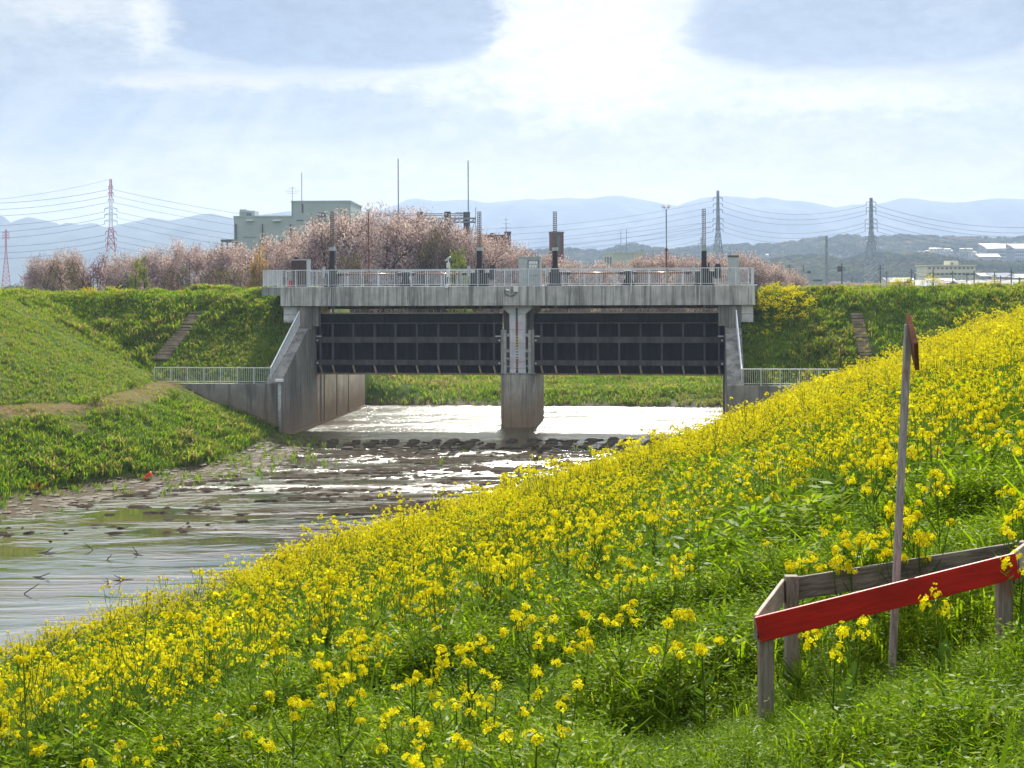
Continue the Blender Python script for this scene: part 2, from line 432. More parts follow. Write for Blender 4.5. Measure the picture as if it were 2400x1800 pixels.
def mat_ground():
    m, n = new_mat('earth_and_grass')
    t = n.n('ShaderNodeNewGeometry').outputs['Position']
    a = n.noise(t, 0.5, 6, 0.65); b = n.noise(t, 4.0, 5, 0.7)
    col = n.mix(n.ss(a, 0.35, 0.65), (0.034, 0.062, 0.006), (0.070, 0.100, 0.010))
    col = n.mix(n.m('MULTIPLY', n.ss(b, 0.5, 0.7), 0.35), col, (0.075, 0.070, 0.022))
    # dead stubble along the cut edge of the far bank
    at = n.n('ShaderNodeAttribute'); at.attribute_name = 'bare'
    f = n.m('MULTIPLY', at.outputs['Fac'], n.ss(n.noise(t, 1.2, 4, 0.6), 0.25, 0.6))
    col = n.mix(f, col, n.mix(b, (0.085, 0.048, 0.026), (0.20, 0.125, 0.068)))
    at2 = n.n('ShaderNodeAttribute'); at2.attribute_name = 'mud'
    col = n.mix(at2.outputs['Fac'], col, n.mix(b, (0.035, 0.026, 0.013), (0.085, 0.064, 0.034)))
    rough = n.m('SUBTRACT', 0.95, n.m('MULTIPLY', at2.outputs['Fac'], 0.25))
    finish(n, pbr(n, col, rough, 0, b, 0.5, 0.05, 0.03))
    return m
M['ground'] = mat_ground()
def mat_water():
    m, n = new_mat('river_water')
    t = n.n('ShaderNodeNewGeometry').outputs['Position']
    at = n.n('ShaderNodeAttribute'); at.attribute_name = 'ruffle'
    rf = at.outputs['Fac']
    lv_ = n.n('ShaderNodeAttribute'); lv_.attribute_name = 'lively'; lively = lv_.outputs['Fac']
    w1 = n.noise(n.scale(t, (0.40, 0.95, 1)), 1.0, 3, 0.55, 0.9)
    w2 = n.noise(n.scale(t, (1.5, 3.6, 1)), 2.2, 3, 0.6, 0.3)
    w3 = n.noise(n.scale(t, (2.0, 3.2, 1)), 3.5, 4, 0.65)
    patch = n.ss(n.noise(n.scale(t, (0.10, 0.35, 1)), 1.0, 4, 0.6, 0.8), 0.42, 0.62)
    calm = n.m('MULTIPLY', n.m('ADD', n.m('MULTIPLY', w1, 0.055), n.m('MULTIPLY', w2, 0.007)), n.m('MULTIPLY', lively, n.m('ADD', 0.15, n.m('MULTIPLY', patch, 1.6))))
    w4 = n.noise(n.scale(t, (0.8, 0.75, 1)), 1.0, 3, 0.6)
    h = n.m('ADD', calm, n.m('MULTIPLY', n.m('ADD', n.m('MULTIPLY', w3, 0.030), n.m('MULTIPLY', w4, 0.14)), rf))
    deep = n.mix(n.ss(n.noise(n.scale(t, (0.12, 0.3, 1)), 1.0, 4, 0.6, 0.6), 0.42, 0.6), (0.042, 0.050, 0.020), (0.075, 0.055, 0.032))
    b = n.n('ShaderNodeBsdfPrincipled')
    n.val(b.inputs['Base Color'], deep)
    n.val(b.inputs['Roughness'], n.m('ADD', n.m('ADD', 0.03, n.m('MULTIPLY', patch, 0.05)), n.m('MULTIPLY', rf, 0.17)))
    b.inputs['IOR'].default_value = 2.3
    bn = n.n('ShaderNodeBump'); bn.inputs['Strength'].default_value = 1.0; bn.inputs['Distance'].default_value = 1.0
    n.link(h, bn.inputs['Height']); n.link(bn.outputs[0], b.inputs['Normal'])
    finish(n, b.outputs[0])
    return m
M['water'] = mat_water()
def mat_wetstone(name, a, b_, rough, spec=.5):
    m, n = new_mat(name)
    t = n.n('ShaderNodeNewGeometry').outputs['Position']
    f = n.noise(t, 2.5, 5, 0.65); f2 = n.noise(t, 9, 4, 0.7)
    finish(n, pbr(n, n.mix(f, a, b_), n.m('ADD', rough, n.m('MULTIPLY', f2, 0.25)), 0, f2, 0.5, 0.03, spec))
    return m
M['wetstone'] = mat_wetstone('wet_river_stone', (0.012, 0.008, 0.004), (0.045, 0.030, 0.015), 0.8, .06)
M['shorestone'] = mat_wetstone('damp_shore_stone', (0.030, 0.022, 0.013), (0.13, 0.098, 0.058), 0.6, .2)
M['apron'] = mat_wetstone('dark_apron_block', (0.03, 0.022, 0.013), (0.08, 0.06, 0.036), 0.7, .15)
def mat_wood(name, a, b_, rough=0.8):
    m, n = new_mat(name)
    t = n.n('ShaderNodeTexCoord').outputs['Object']
    gsc = n.noise(n.scale(t, (2.0, 14.0, 14.0)), 3.0, 5, 0.65, 0.6)
    bl = n.noise(t, 2.0, 3, 0.6)
    col = n.mix(n.ss(gsc, 0.3, 0.7), a, b_)
    col = n.mix(n.m('MULTIPLY', n.ss(bl, 0.45, 0.7), 0.5), col, tuple(x * 0.55 for x in a))
    finish(n, pbr(n, col, rough, 0, gsc, 0.5, 0.006, 0.25))
    return m
def mat_post(name, a, b_):
    m, n = new_mat(name)
    t = n.n('ShaderNodeTexCoord').outputs['Object']
    gsc = n.noise(n.scale(t, (26.0, 26.0, 2.2)), 3.0, 5, 0.65, 0.6)
    bl = n.noise(n.scale(t, (4, 4, 2)), 2.5, 3, 0.6)
    col = n.mix(n.ss(gsc, 0.3, 0.7), a, b_)
    col = n.mix(n.m('MULTIPLY', n.ss(bl, 0.5, 0.65), 0.7), col, (0.20, 0.085, 0.06))
    finish(n, pbr(n, col, 0.8, 0, gsc, 0.5, 0.004, 0.25))
    return m
M['greywood'] = mat_wood('weathered_grey_plank', (0.075, 0.068, 0.060), (0.23, 0.20, 0.165))
M['palewood'] = mat_wood('pale_bleached_plank', (0.22, 0.18, 0.14), (0.42, 0.35, 0.28))
M['redwood'] = mat_wood('red_painted_plank', (0.30, 0.008, 0.005), (0.46, 0.014, 0.008), 0.5)
M['postwood'] = mat_post('weathered_post_wood', (0.13, 0.105, 0.085), (0.26, 0.22, 0.18))
M['stakewood'] = mat_post('patchy_painted_stake', (0.17, 0.15, 0.14), (0.36, 0.32, 0.30))
M['signwood'] = mat_wood('red_brown_sign_board', (0.13, 0.045, 0.025), (0.26, 0.09, 0.05), 0.6)

# ------------------------------------------------------------------ noise in numpy
_tab = rng.random((256, 256))
def vnoise(x, y, sc=1.0, oct_=3):
    x = np.asarray(x, float) * sc; y = np.asarray(y, float) * sc
    out = 0.0; amp = 0.5; tot = 0.0
    for k in range(oct_):
        xi = np.floor(x).astype(int); yi = np.floor(y).astype(int)
        fx = x - xi; fy = y - yi
        fx = fx * fx * (3 - 2 * fx); fy = fy * fy * (3 - 2 * fy)
        a = _tab[xi % 256, yi % 256]; b = _tab[(xi + 1) % 256, yi % 256]
        c_ = _tab[xi % 256, (yi + 1) % 256]; d = _tab[(xi + 1) % 256, (yi + 1) % 256]
        out = out + amp * ((a * (1 - fx) + b * fx) * (1 - fy) + (c_ * (1 - fx) + d * fx) * fy)
        tot += amp; amp *= 0.5; x = x * 2.03 + 17.3; y = y * 2.03 + 5.1
    return out / tot
def sdist(X, Y, poly):
    """signed distance to an open polyline (positive on its left)"""
    X = np.asarray(X, float); Y = np.asarray(Y, float)
    best = np.full(X.shape, 1e18); sg = np.zeros(X.shape)
    n = len(poly) - 1
    for i in range(n):
        (x0, y0), (x1, y1) = poly[i], poly[i + 1]
        dx, dy = x1 - x0, y1 - y0; L2 = dx * dx + dy * dy
        t = ((X - x0) * dx + (Y - y0) * dy) / L2
        lo = -1e9 if i == 0 else 0.0; hi = 1e9 if i == n - 1 else 1.0
        t = np.clip(t, lo, hi)
        ex, ey = X - (x0 + t * dx), Y - (y0 + t * dy)
        d2 = ex * ex + ey * ey
        s = np.sign(dx * ey - dy * ex)
        upd = d2 < best
        best = np.where(upd, d2, best); sg = np.where(upd, s, sg)
    return np.sqrt(best) * np.where(sg == 0, 1, sg)
def sstep(x, a, b):
    t = np.clip((x - a) / (b - a), 0, 1); return t * t * (3 - 2 * t)

# ------------------------------------------------------------------ terrain
FOOT = [(-52, 18), (-40, 40), (-23.9, 68.9), (-22.3, 73.3), (-19.5, 77.2), (-16.9, 82), (-15.9, 87.5), (-15.65, 96), (-15.6, 130)]
SHORE = [(-47, -40), (-30, 0), (-13.6, 38), (-8.8, 49), (-3.0, 59), (5.6, 77.5), (10.8, 90), (14.2, 95.2), (20, 101)]
UL0, UL1 = -15.7, -14.9     # channel wall on the far-bank side
UR0, UR1 = 14.6, 15.5
WF = -8.0                   # front of the transverse walls
WB = 16.4                   # rear end of the channel walls
def H(X, Y, bumps=True):
    u, w = xy2uw(X, Y)
    dF = sdist(X, Y, FOOT)
    dR = -sdist(X, Y, SHORE)
    zl = np.interp(dF, [-9, -3.0, -0.3, 0.2, 7, 8.6, 20, 23, 28, 46], [-.6, -.04, .30, .5, 3.55, 3.8, 9.2, 9.45, 9.45, 4.5])
    s = 0.327 + 0.085 * sstep(Y, 35, 88)
    zr = np.where(dR < 0, np.maximum(dR * 0.25, -.6), s * dR)
    cap = 9.15
    zr = np.where(zr > cap - 1.0, cap - 1.0 + 1.0 * np.tanh((zr - cap + 1.0) / 1.0), zr)
    zr = np.where(dR > 44, np.interp(dR, [44, 60], [9.1, 4.5]), zr)
    lev = np.interp(w, [-60, WF, -6.8, 3.6, 5.5, 10.5, 26], [3.4, 3.45, 3.6, 9.15, 9.45, 9.45, 1.5])
    low = np.interp(w, [WB, 17.2, 21, 45, 72, 100], [-.5, -.05, .75, 1.5, 4.5, 4.5])
    low = low + np.clip((-9 - u), 0, 8) * 0.22 * sstep(w, 17, 20) * (1 - sstep(w, 45, 70))
    chan = (u > (UL0 + UL1) / 2) & (u < (UR0 + UR1) / 2)
    front = w < WF + 0.3
    zf = np.maximum(zl, zr)
    zb = np.where(chan, np.where(w < WB, -.6, low), np.maximum(np.maximum(lev, low), np.where(w < 12, np.maximum(np.where(u < 0, zl, -9), np.where(u > 0, zr, -9)), -9)))
    z = np.where(front, zf, zb)
    z = np.where(w > 72, 4.5, z)
    if bumps:
        z = z - 0.22 * np.exp(-((X - 1.75) ** 2 / 2.0 + (Y - 8.3) ** 2 / 1.5))
        land = sstep(z, 0.25, 0.9)
        nearcam = sstep(Y, 6, 30)
        z = z + land * ((vnoise(X, Y, 0.55, 3) - 0.5) * 0.36 * (0.35 + 0.65 * nearcam) + (vnoise(X + 40, Y, 0.13, 2) - 0.5) * 0.4) * np.where(w > 60, 0, 1)
    return z
def H1(x, y): return float(H(np.array([x]), np.array([y]))[0])
def hit(px, py, y0=3.0, y1=160.0):
    """where the ray through a pixel meets the ground"""
    a, b = ray(px, py)
    Y = np.arange(y0, y1, 0.05)
    f = ZC + b * Y - H(a * Y, Y)
    k = np.argmax(f < 0)
    return (a * Y[k], Y[k], ZC + b * Y[k])
def grow(a, b, n):  # geometric growth from a to b
    return list(a + np.sign(b - a) * np.geomspace(3, abs(b - a), n))
us = sorted(set(np.round(np.concatenate([np.arange(-60, 60.1, 0.7), [-15.4, -15.2, 14.9, 15.2], grow(-60, -3600, 18), grow(60, 3600, 18)]), 3)))
ws = sorted(set(np.round(np.concatenate([np.arange(-112, -9, 0.8), np.arange(-9, 40, 0.7), [-7.85, -7.55], np.arange(41, 100, 3), grow(100, 5000, 22), grow(-112, -500, 8)]), 3)))
us = np.array([x for x in us if not (-15.4 < x < -15.2 or 14.9 < x < 15.2)]); ws = np.array([x for x in ws if not (-7.85 < x < -7.55)])
UU, WW = np.meshgrid(us, ws)
GX, GY = uw2xy(UU, WW)
GZ = H(GX, GY)
def grid_quads(nr, nc):
    i = np.arange(nr - 1)[:, None] * nc + np.arange(nc - 1)[None, :]
    return np.stack([i, i + 1, i + nc + 1, i + nc], -1).reshape(-1, 4)
gdF = sdist(GX, GY, FOOT)
bare = np.exp(-((gdF - 7.4) / 1.1) ** 2) * (WW < -7) + 0.5 * np.exp(-((gdF - 4.6) / 1.0) ** 2) * (WW < -7) * (vnoise(GX, GY, 0.3) > 0.5)
mud = 1 - sstep(GZ, 0.25, 0.6)
ground = qobj('ground', np.stack([GX, GY, GZ], -1).reshape(-1, 3), grid_quads(len(ws), len(us)), M['ground'], {'bare': bare.ravel(), 'mud': mud.ravel()}, smooth=True)
tag(ground, 'grassy river banks, levee and flat land behind', kind='structure')

# ------------------------------------------------------------------ water
wu = np.arange(-40, 30.1, 0.8); ww = np.arange(-115, 26.1, 0.8)
AU, AW = np.meshgrid(wu, ww)
AX, AY = uw2xy(AU, AW)
ruf = sstep(AW, -9.5, -5) * 1.0
ruf = ruf * (0.6 + 0.4 * vnoise(AX, AY, 0.3))
rif = sstep(AY, 70, 76) * (1 - sstep(AY, 92, 97))
ruf = np.maximum(ruf, rif * (.25 + .75 * sstep(vnoise(AX * .25, AY, .9), .35, .65)))
wv = np.stack([AX, AY, np.zeros_like(AX)], -1).reshape(-1, 3)
water = qobj('water', wv, grid_quads(len(ww), len(wu)), M['water'], {'ruffle': ruf.ravel(), 'lively': (0.22 + 0.78 * sstep(AY + 6 * (vnoise(AX, AY, .12, 2) - .5), 57, 68)).ravel()}, smooth=True)
tag(water, 'shallow river water with glittering ripples', kind='structure')
#@@STRUCT
# ------------------------------------------------------------------ the sluice
ZT, ZB = 10.05, 8.65        # deck girder top and bottom
sl_ = gthing('river_sluice', 'long concrete sluice bridge with a central pier spanning the stream', 'sluice', 0, 0, 0)
uL = G(657, 700, -0.4)[0]; uR = G(1770, 700, -0.4)[0]
uLx = G(614, 680, -0.2)[0]
b = MB()
prof = [(uL, ZB), (uR, ZB), (uR, ZT), (uL, ZT)]
b.prism(prof, -0.4, 0.45)
b.build('deck_girder', M['girder'], sl_, bevel=0.03)
MB().box(uLx, uR + 0.25, 0.452, 5.2, ZT - 0.36, ZT - 0.012).build('deck_slab', M['concrete'], sl_)
MB().box(uLx, uL - 0.003, -0.35, 0.449, ZT - 0.62, ZT - 0.01).build('approach_slab', M['concrete'], sl_)
MB().box(uL + 0.5, uR - 0.5, 4.3, 5.1, 8.35, ZT - 0.365).build('downstand_beam', M['soffit'], sl_)
# drip course and joints on the girder
for px in (777, 1000 - 48, 930, 1212, 1418, 1650):
    u, _ = G(px, 700, -0.4)
    if px in (777, 930, 1418): MB().box(u - 0.02, u + 0.02, -0.405, -0.395, ZB + 0.05, ZT - 0.05).build('girder_joint', M['greydark'], sl_)
# pier
pl, pr = G(1173, 900, 0)[0], G(1252, 900, 0)[0]
zs = 3.78
b = MB().prism([(pl, 0.25), (pl + 0.28, 0.0), (pr - 0.28, 0.0), (pr, 0.25), (pr, 6.3), (pr - .5, 6.9), (pl + .5, 6.9), (pl, 6.3)], -0.8, zs, 'z')
b.build('pier_block', M['pierlow'], sl_, bevel=0.03)
MB().box(pl - 0.05, pr + 0.05, -0.04, 0.62, zs + 0.002, zs + 0.07).build('pier_ledge', M['concrete'], sl_)
ul, ur = G(1194, 800, 0.35)[0], G(1232, 800, 0.35)[0]
b = MB().prism([(ul, zs + .072), (ur, zs + .072), (ur, 8.05), (ur + 0.45, 8.42), (ur + 0.45, ZB - .003), (ul - 0.45, ZB - .003), (ul - 0.45, 8.42), (ul, 8.05)], 0.35, 1.2)
b.build('pier_column', M['pale'], sl_, bevel=0.02)
for yy in (736, 773, 804, 848, 863):
    z = G(1212, yy, 0.35)[1]
    MB().box(ul + .002, ur - .002, 0.345, 0.349, z - 0.015, z + 0.015).build('pour_line', M['concrete'], sl_)
ul2, ur2 = G(1181, 740, 1.25)[0], G(1255, 740, 1.25)[0]
MB().box(ul2, ur2, 1.202, 6.0, zs + .07, ZB - .003).build('pier_core', M['wall'], sl_)
# guide frames on both sides of the pier
for s in (-1, 1):
    e = ul if s < 0 else ur
    m_ = (lambda a, c_: (e - c_, e - a)) if s < 0 else (lambda a, c_: (e + a, e + c_))
    z1 = G(1212, 773, 0.5)[1]
    b = MB()
    x = m_(0.20, 0.40); b.box(x[0], x[1], 0.12, 0.45, zs + .072, z1)
    for yy in (785, 822, 840, 858):
        z = G(1212, yy, 0.5)[1]; x = m_(0.001, 0.199); hh = 0.10 if yy < 830 else 0.05
        b.box(x[0], x[1], 0.20, 0.40, z - hh, z + hh)
    b.build('gate_guide', M['guide'], sl_)
    b = MB(); x = m_(0.402, 0.60); b.box(x[0], x[1], 0.20, 0.60, zs + .072, z1)
    b.build('gate_guide', M['pierlow'], sl_)
# abutments and channel walls
for s in (-1, 1):
    if s < 0: a0, a1 = -16.0, -14.9
    else: a0, a1 = 14.6, 15.7
    pf = [(-8.0, -0.9), (1.2, -0.9), (1.2, ZB - .004), (-0.2, ZB - .004), (-0.2, 7.05), (-1.4, 7.05), (-7.6, 4.02), (-8.0, 3.62)]
    MB().prism(pf, a0, a1, 'x').build('wing_wall', M['wall'], sl_, bevel=0.02)
    pf = [(1.202, -0.9), (WB, -0.9), (WB, 3.9), (7, 5.6), (6, ZB - .004), (1.202, ZB - .004)]
    MB().prism(pf, a0, a1, 'x').build('channel_wall', M['inner'], sl_, bevel=0.02)
    for w_, tw in ((2.0, .22), (3.0, .12), (6.8, .14), (10.5, .09)):
        x = (a1 + .001, a1 + 0.05) if s < 0 else (a0 - 0.05, a0 - .001)
        MB().box(x[0], x[1], w_, w_ + tw, -0.5, ZB - .6 if w_ < 5 else 4.0).build('wall_rib', M['wall'], sl_)
    # water line kerb
    x = (a1 + .002, a1 + 0.14) if s < 0 else (a0 - 0.14, a0 - .002)
    MB().box(x[0], x[1], -7.9, WB - .1, -0.4, 0.10).build('footing', M['inner'], sl_)
    # pale seat block under the girder end
    x = (uL + 0.12, a0 - .02) if s < 0 else (a1 + .02, uR - 0.12)
    b = MB().prism([(x[0], 7.45), (x[1], 7.45), (x[1], ZB - .004), (x[0], ZB - .004)], 0.0, 4.5)
    b.build('bearing_block', M['pale'], sl_, bevel=0.02)
    MB().box(x[0], x[1], -0.006, -0.001, 8.02, 8.05).build('pour_line', M['greydark'], sl_)
    # gate slot column
    x = (a1 + .002, a1 + 0.45) if s < 0 else (a0 - 0.45, a0 - .002)
    MB().box(x[0], x[1], -0.15, 0.55, 7.2, ZB - .005).build('slot_column', M['wall'], sl_)
# transverse retaining walls
uwl = G(385, 905, WF)[0]
MB().prism([(uwl - 2.0, 1.0), (-15.0 - 1.0 - .003, -0.9), (-15.0 - 1.0 - .003, 3.6), (uwl - 2.0, 3.6)], WF, WF + 0.6).build('front_wall', M['wall'], sl_, bevel=0.02)
MB().prism([(15.7 + .003, -0.9), (25.5, 2.0), (25.5, 3.6), (15.7 + .003, 3.6)], WF, WF + 0.6).build('front_wall', M['wall'], sl_, bevel=0.02)

# gate leaves: two riveted steel doors that slide up and down
def gate_leaf(label, u0, u1, ribs):
    w0 = 0.75
    t = gthing('gate_leaf', label, 'sluice gate', (u0 + u1) / 2, w0, 3.68, 'steel gate leaves of the sluice')
    um = (u0 + u1) / 2
    zz = lambda y: G(1212, y, w0 - .3)[1]
    b = MB().box(u0, u1, w0 + 0.32, w0 + 0.40, 3.72, zz(735)); b.build('skin_plate', M['steel'], t)
    MB().box(u0 + .002, u1 - .002, w0 + 0.05, w0 + 0.318, zz(754), zz(736)).build('top_plate', M['steel'], t)
    MB().box(u0 + .3, u1 - .5, w0 + 0.02, w0 + 0.5, zz(735) + .003, zz(732.5)).build('sunlit_top_flange', M['strut'], t)  # beige colour paints in the strip of sunlight along the gate top
    for ya, yb in ((790, 804), (845, 857)):
        MB().box(u0 + .003, u1 - .003, w0 - 0.10, w0 + 0.317, zz(yb), zz(ya)).build('cross_beam', M['steelrib'], t)
    MB().box(u0 + .003, u1 - .003, w0 - 0.06, w0 + 0.317, zz(759), zz(756)).build('cross_beam', M['steelrib'], t)
    MB().box(u0, u1, w0 - 0.12, w0 + 0.45, 3.68, 3.78).build('bottom_edge', M['soffit'], t)
    for r_ in ribs:
        for ya, yb in ((759.2, 789.8), (804.2, 844.8)):
            MB().box(r_ - 0.07, r_ + 0.07, w0 - 0.04, w0 + 0.316, zz(yb), zz(ya)).build('rib', M['steelrib'], t)
        MB().bar((r_ - 0.03, w0 - 0.02, zz(857.2)), (r_ + 0.06, w0 + 0.22, 3.785), 0.10, 0.10).build('strut', M['strut'], t)
    # thin stiffeners between ribs
    rs = sorted(ribs)
    for i in range(len(rs) - 1):
        for k in (1, 2):
            x = rs[i] + (rs[i + 1] - rs[i]) * k / 3
            b = MB()
            b.box(x - .02, x + .02, w0 + 0.17, w0 + 0.315, zz(789.5), zz(759.5)); b.box(x - .02, x + .02, w0 + 0.17, w0 + 0.315, zz(844.5), zz(804.5))
            b.build('stiffener', M['steel'], t)
    for e in (u0, u1):
        for yy in (798, 852):
            q = MB(); d = 0.16 if e == u0 else -0.16
            c_ = (e + d, w0 - 0.16, zz(yy)); q.tube([(c_[0], w0 - 0.22, c_[2]), (c_[0], w0 - 0.101, c_[2])], 0.06, 10)
            q.build('roller', M['whitebox'], t)
        d = 0.05 if e == u0 else -0.45
        MB().box(e + d, e + d + 0.40, w0 - 0.16, w0 - 0.102, zz(790) + .02, zz(787)).build('ledge_plate', M['whitebox'], t)
    return t
gL0, gL1 = -14.89, G(1176, 800, 0.75)[0]
gR0, gR1 = G(1251, 800, 0.75)[0], 14.56
gate_leaf('dark steel gate leaf between the pier and brown stained wing wall, below the brown cabinet', gL0, gL1, [G(p_, 800, 0.75)[0] for p_ in (751, 780, 828, 878, 927, 977, 1027, 1075, 1124, 1158)])
gate_leaf('dark steel gate leaf between the pier and the abutment beside the yellow bank', gR0, gR1, [G(p_, 800, 0.75)[0] for p_ in (1269, 1302, 1351, 1401, 1451, 1501, 1551, 1601, 1651, 1685)])

# ------------------------------------------------------------------ railings
def railing(name, label, pts, step, h, group=None, org=None, bal=0.13, ends=True):
    """pts: local (u,w,z) polyline at the foot"""
    o0 = pts[0]
    t = gthing(name, label, 'railing', o0[0], o0[1], o0[2], group)
    for i in range(len(pts) - 1):
        a, c_ = Vector(pts[i]), Vector(pts[i + 1]); L = (c_ - a).length
        up = Vector((0, 0, 1))
        MB().bar(a + up * h, c_ + up * h, 0.075, 0.06).build('top_rail', M['rail'], t)
        MB().bar(a + up * 0.12, c_ + up * 0.12, 0.05, 0.04).build('bottom_rail', M['rail'], t)
        n = max(1, int(round(L / step)))
        for k in range(n + (1 if i == len(pts) - 2 else 0)):
            p_ = a.lerp(c_, k / n)
            MB().box(p_.x - .035, p_.x + .035, p_.y - .035, p_.y + .035, p_.z, p_.z + h - .031).build('post', M['rail'], t)
        for k in range(n):
            b = MB(); nb = max(2, int(round(L / n / bal)))
            for j in range(1, nb):
                p_ = a.lerp(c_, (k + j / nb) / n)
                b.box(p_.x - .011, p_.x + .011, p_.y - .011, p_.y + .011, p_.z + 0.141, p_.z + h - .032)
            b.build('baluster_panel', M['rail'], t)
    return t
ua, ub = G(617, 650, -0.3)[0], G(1766, 650, -0.3)[0]
railing('railing', 'long pale metal railing along the near edge of the sluice deck', [(ua, 4.5, ZT), (ua, -0.28, ZT), (ub, -0.28, ZT), (ub, 4.5, ZT)], 1.21, 1.2)
railing('railing', 'thin railing on the far edge of the sluice deck behind the drive shafts', [(ua + .2, 4.95, ZT), (ub - .2, 4.95, ZT)], 1.21, 1.15)
u0 = G(362, 863, -7.7)[0]
railing('railing', 'pale railing climbing the wing wall beside the brown stubble slope', [(u0, -7.7, 3.6), (-15.75, -7.7, 3.6), (-15.55, -1.25, 7.25)], 1.25, 1.06)
u1 = G(1964, 863, -7.7)[0]
railing('railing', 'pale railing climbing the wing wall beside the yellow flower bank', [(u1, -7.7, 3.6), (15.55, -7.7, 3.6), (15.35, -1.25, 7.25)], 1.25, 1.06)

# ------------------------------------------------------------------ machines on the deck
def hoist(px, motor, label):
    w0 = 1.15
    u = G(px, 600, w0)[0]
    z = lambda y: G(px, y, w0)[1]
    t = gthing('gate_hoist', label, 'gate hoist', u, w0, ZT, 'rack hoists on the sluice deck')
    zt = z(496 if px < 1500 else 490)
    zc = z(580)
    # rack: two side bars and rungs
    b = MB(); b.box(u - .135, u - .095, w0 - .06, w0 + .06, zc, zt); b.box(u + .095, u + .135, w0 - .06, w0 + .06, zc, zt)
    b.box(u - .02, u + .02, w0 - .05, w0 + .05, zc, zt)
    n = int((zt - zc) / 0.14)
    for k in range(n + 1):
        q = zc + (zt - zc - .04) * k / n; b.box(u - .094, u - .021, w0 - .045, w0 + .045, q, q + .045); b.box(u + .021, u + .094, w0 - .045, w0 + .045, q, q + .045)
    b.build('rack', M['rack'], t)
    MB().box(u - .20, u + .20, w0 - .20, w0 + .20, z(588), z(580) - .002).build('sleeve_cap', M['greybox'], t, bevel=.015)
    b = MB(); b.box(u - .18, u + .18, w0 - .18, w0 + .18, z(622), z(588) - .002)
    b.prism([(u - .30, z(640)), (u + .30, z(640)), (u + .30, z(632)), (u + .18, z(622) - .003), (u - .18, z(622) - .003), (u - .30, z(632))], w0 - .25, w0 + .25)
    b.build('sleeve', M['black'], t)
    hw = 0.60 if motor else 0.40
    b = MB(); b.box(u - hw, u + hw, w0 - .45, w0 + .45, z(668) + .01, z(640) - .003); b.box(u - hw - .12, u + hw + .12, w0 - .55, w0 + .55, ZT, ZT + .10)
    b.build('gearbox', M['black'], t, bevel=.02)
    b = MB().tube([(u - hw - .28, w0, ZT + .88), (u + hw + .28, w0, ZT + .88)], 0.13, 12); b.build('coupling', M['black'], t)
    MB().box(u - hw - .22, u - hw - .02, w0 - .5, w0 - .3, ZT + .7, ZT + 1.45).build('switch_box', M['greybox'], t, bevel=.01)
    if motor:
        x = u + hw + .36
        b = MB().tube([(x, w0 - .1, ZT + .45), (x, w0 - .1, ZT + 1.25)], 0.23, 12); b.tube([(x, w0 - .1, ZT + 1.252), (x, w0 - .1, ZT + 1.5)], [0.26, 0.15], 12)
        b.tube([(u + hw, w0 - .1, ZT + .7), (x, w0 - .1, ZT + .7)], .12, 8)
        b.build('motor', M['black'], t, smooth=False)
        MB().tube([(u + hw * .55, w0 - .2, ZT + .9), (u + hw * .55, w0 - .2, ZT + 1.55)], 0.05, 8).build('vent_pipe', M['black'], t)
    # rod going down to the gate
    MB().box(u - .07, u + .07, w0 + .05, w0 + .2, 7.72, ZT - .4).build('hanger_rod', M['strut'], t)
    MB().box(u - .14, u + .14, w0 - .02, w0 + .27, 7.55, 7.718).build('hanger_shoe', M['greydark'], t)
    return u
hu = [hoist(779, False, 'black rack hoist without motor, beside the brown cabinet'),
      hoist(1124, True, 'black rack hoist with a motor, beside the grey cabinet with a window'),
      hoist(1301, False, 'black rack hoist without motor, in front of the maroon tower'),
      hoist(1650, True, 'black rack hoist with a motor, next to the tall narrow grey cabinet')]
bst = []
for px, lab in ((952, 'black tapered bearing stand halfway along the shaft nearer the brown cabinet'), (1473, 'black tapered bearing stand below the beige flat-roofed building')):
    u = G(px, 650, 1.15)[0]; bst.append(u)
    t = gthing('shaft_stand', lab, 'bearing stand', u, 1.15, ZT, 'bearing stands of the drive shafts')
    MB().prism([(u - .48, ZT), (u + .48, ZT), (u + .40, ZT + .12), (u + .20, ZT + .62), (u + .20, ZT + .80), (u - .20, ZT + .80), (u - .20, ZT + .62), (u - .40, ZT + .12)], 0.95, 1.35).build('pedestal', M['black'], t)
    MB().tube([(u - .26, 1.15, ZT + .88), (u + .26, 1.15, ZT + .88)], .19, 14).build('bearing', M['black'], t)
for (a_, s_, c_, lab) in ((hu[0] + .69, bst[0], hu[1] - .89, 'brown greased drive shaft running from brown cabinet side to the pier'), (hu[2] + .69, bst[1], hu[3] - .89, 'brown drive shaft between the maroon tower and the tall narrow cabinet')):
    t = gthing('drive_shaft', lab, 'drive shaft', a_, 1.15, ZT + .88, 'drive shafts on the sluice deck')
    MB().tube([(a_, 1.15, ZT + .88), (s_ - .27, 1.15, ZT + .88)], 0.075, 12).build('shaft', M['shaft'], t, smooth=True)
    MB().tube([(s_ + .27, 1.15, ZT + .88), (c_, 1.15, ZT + .88)], 0.075, 12).build('shaft', M['shaft'], t, smooth=True)
    for x in (a_ + .25, s_ - .5, s_ + .5, c_ - .25):
        MB().tube([(x - .12, 1.15, ZT + .88), (x + .12, 1.15, ZT + .88)], .13, 12).build('coupling', M['black'], t)
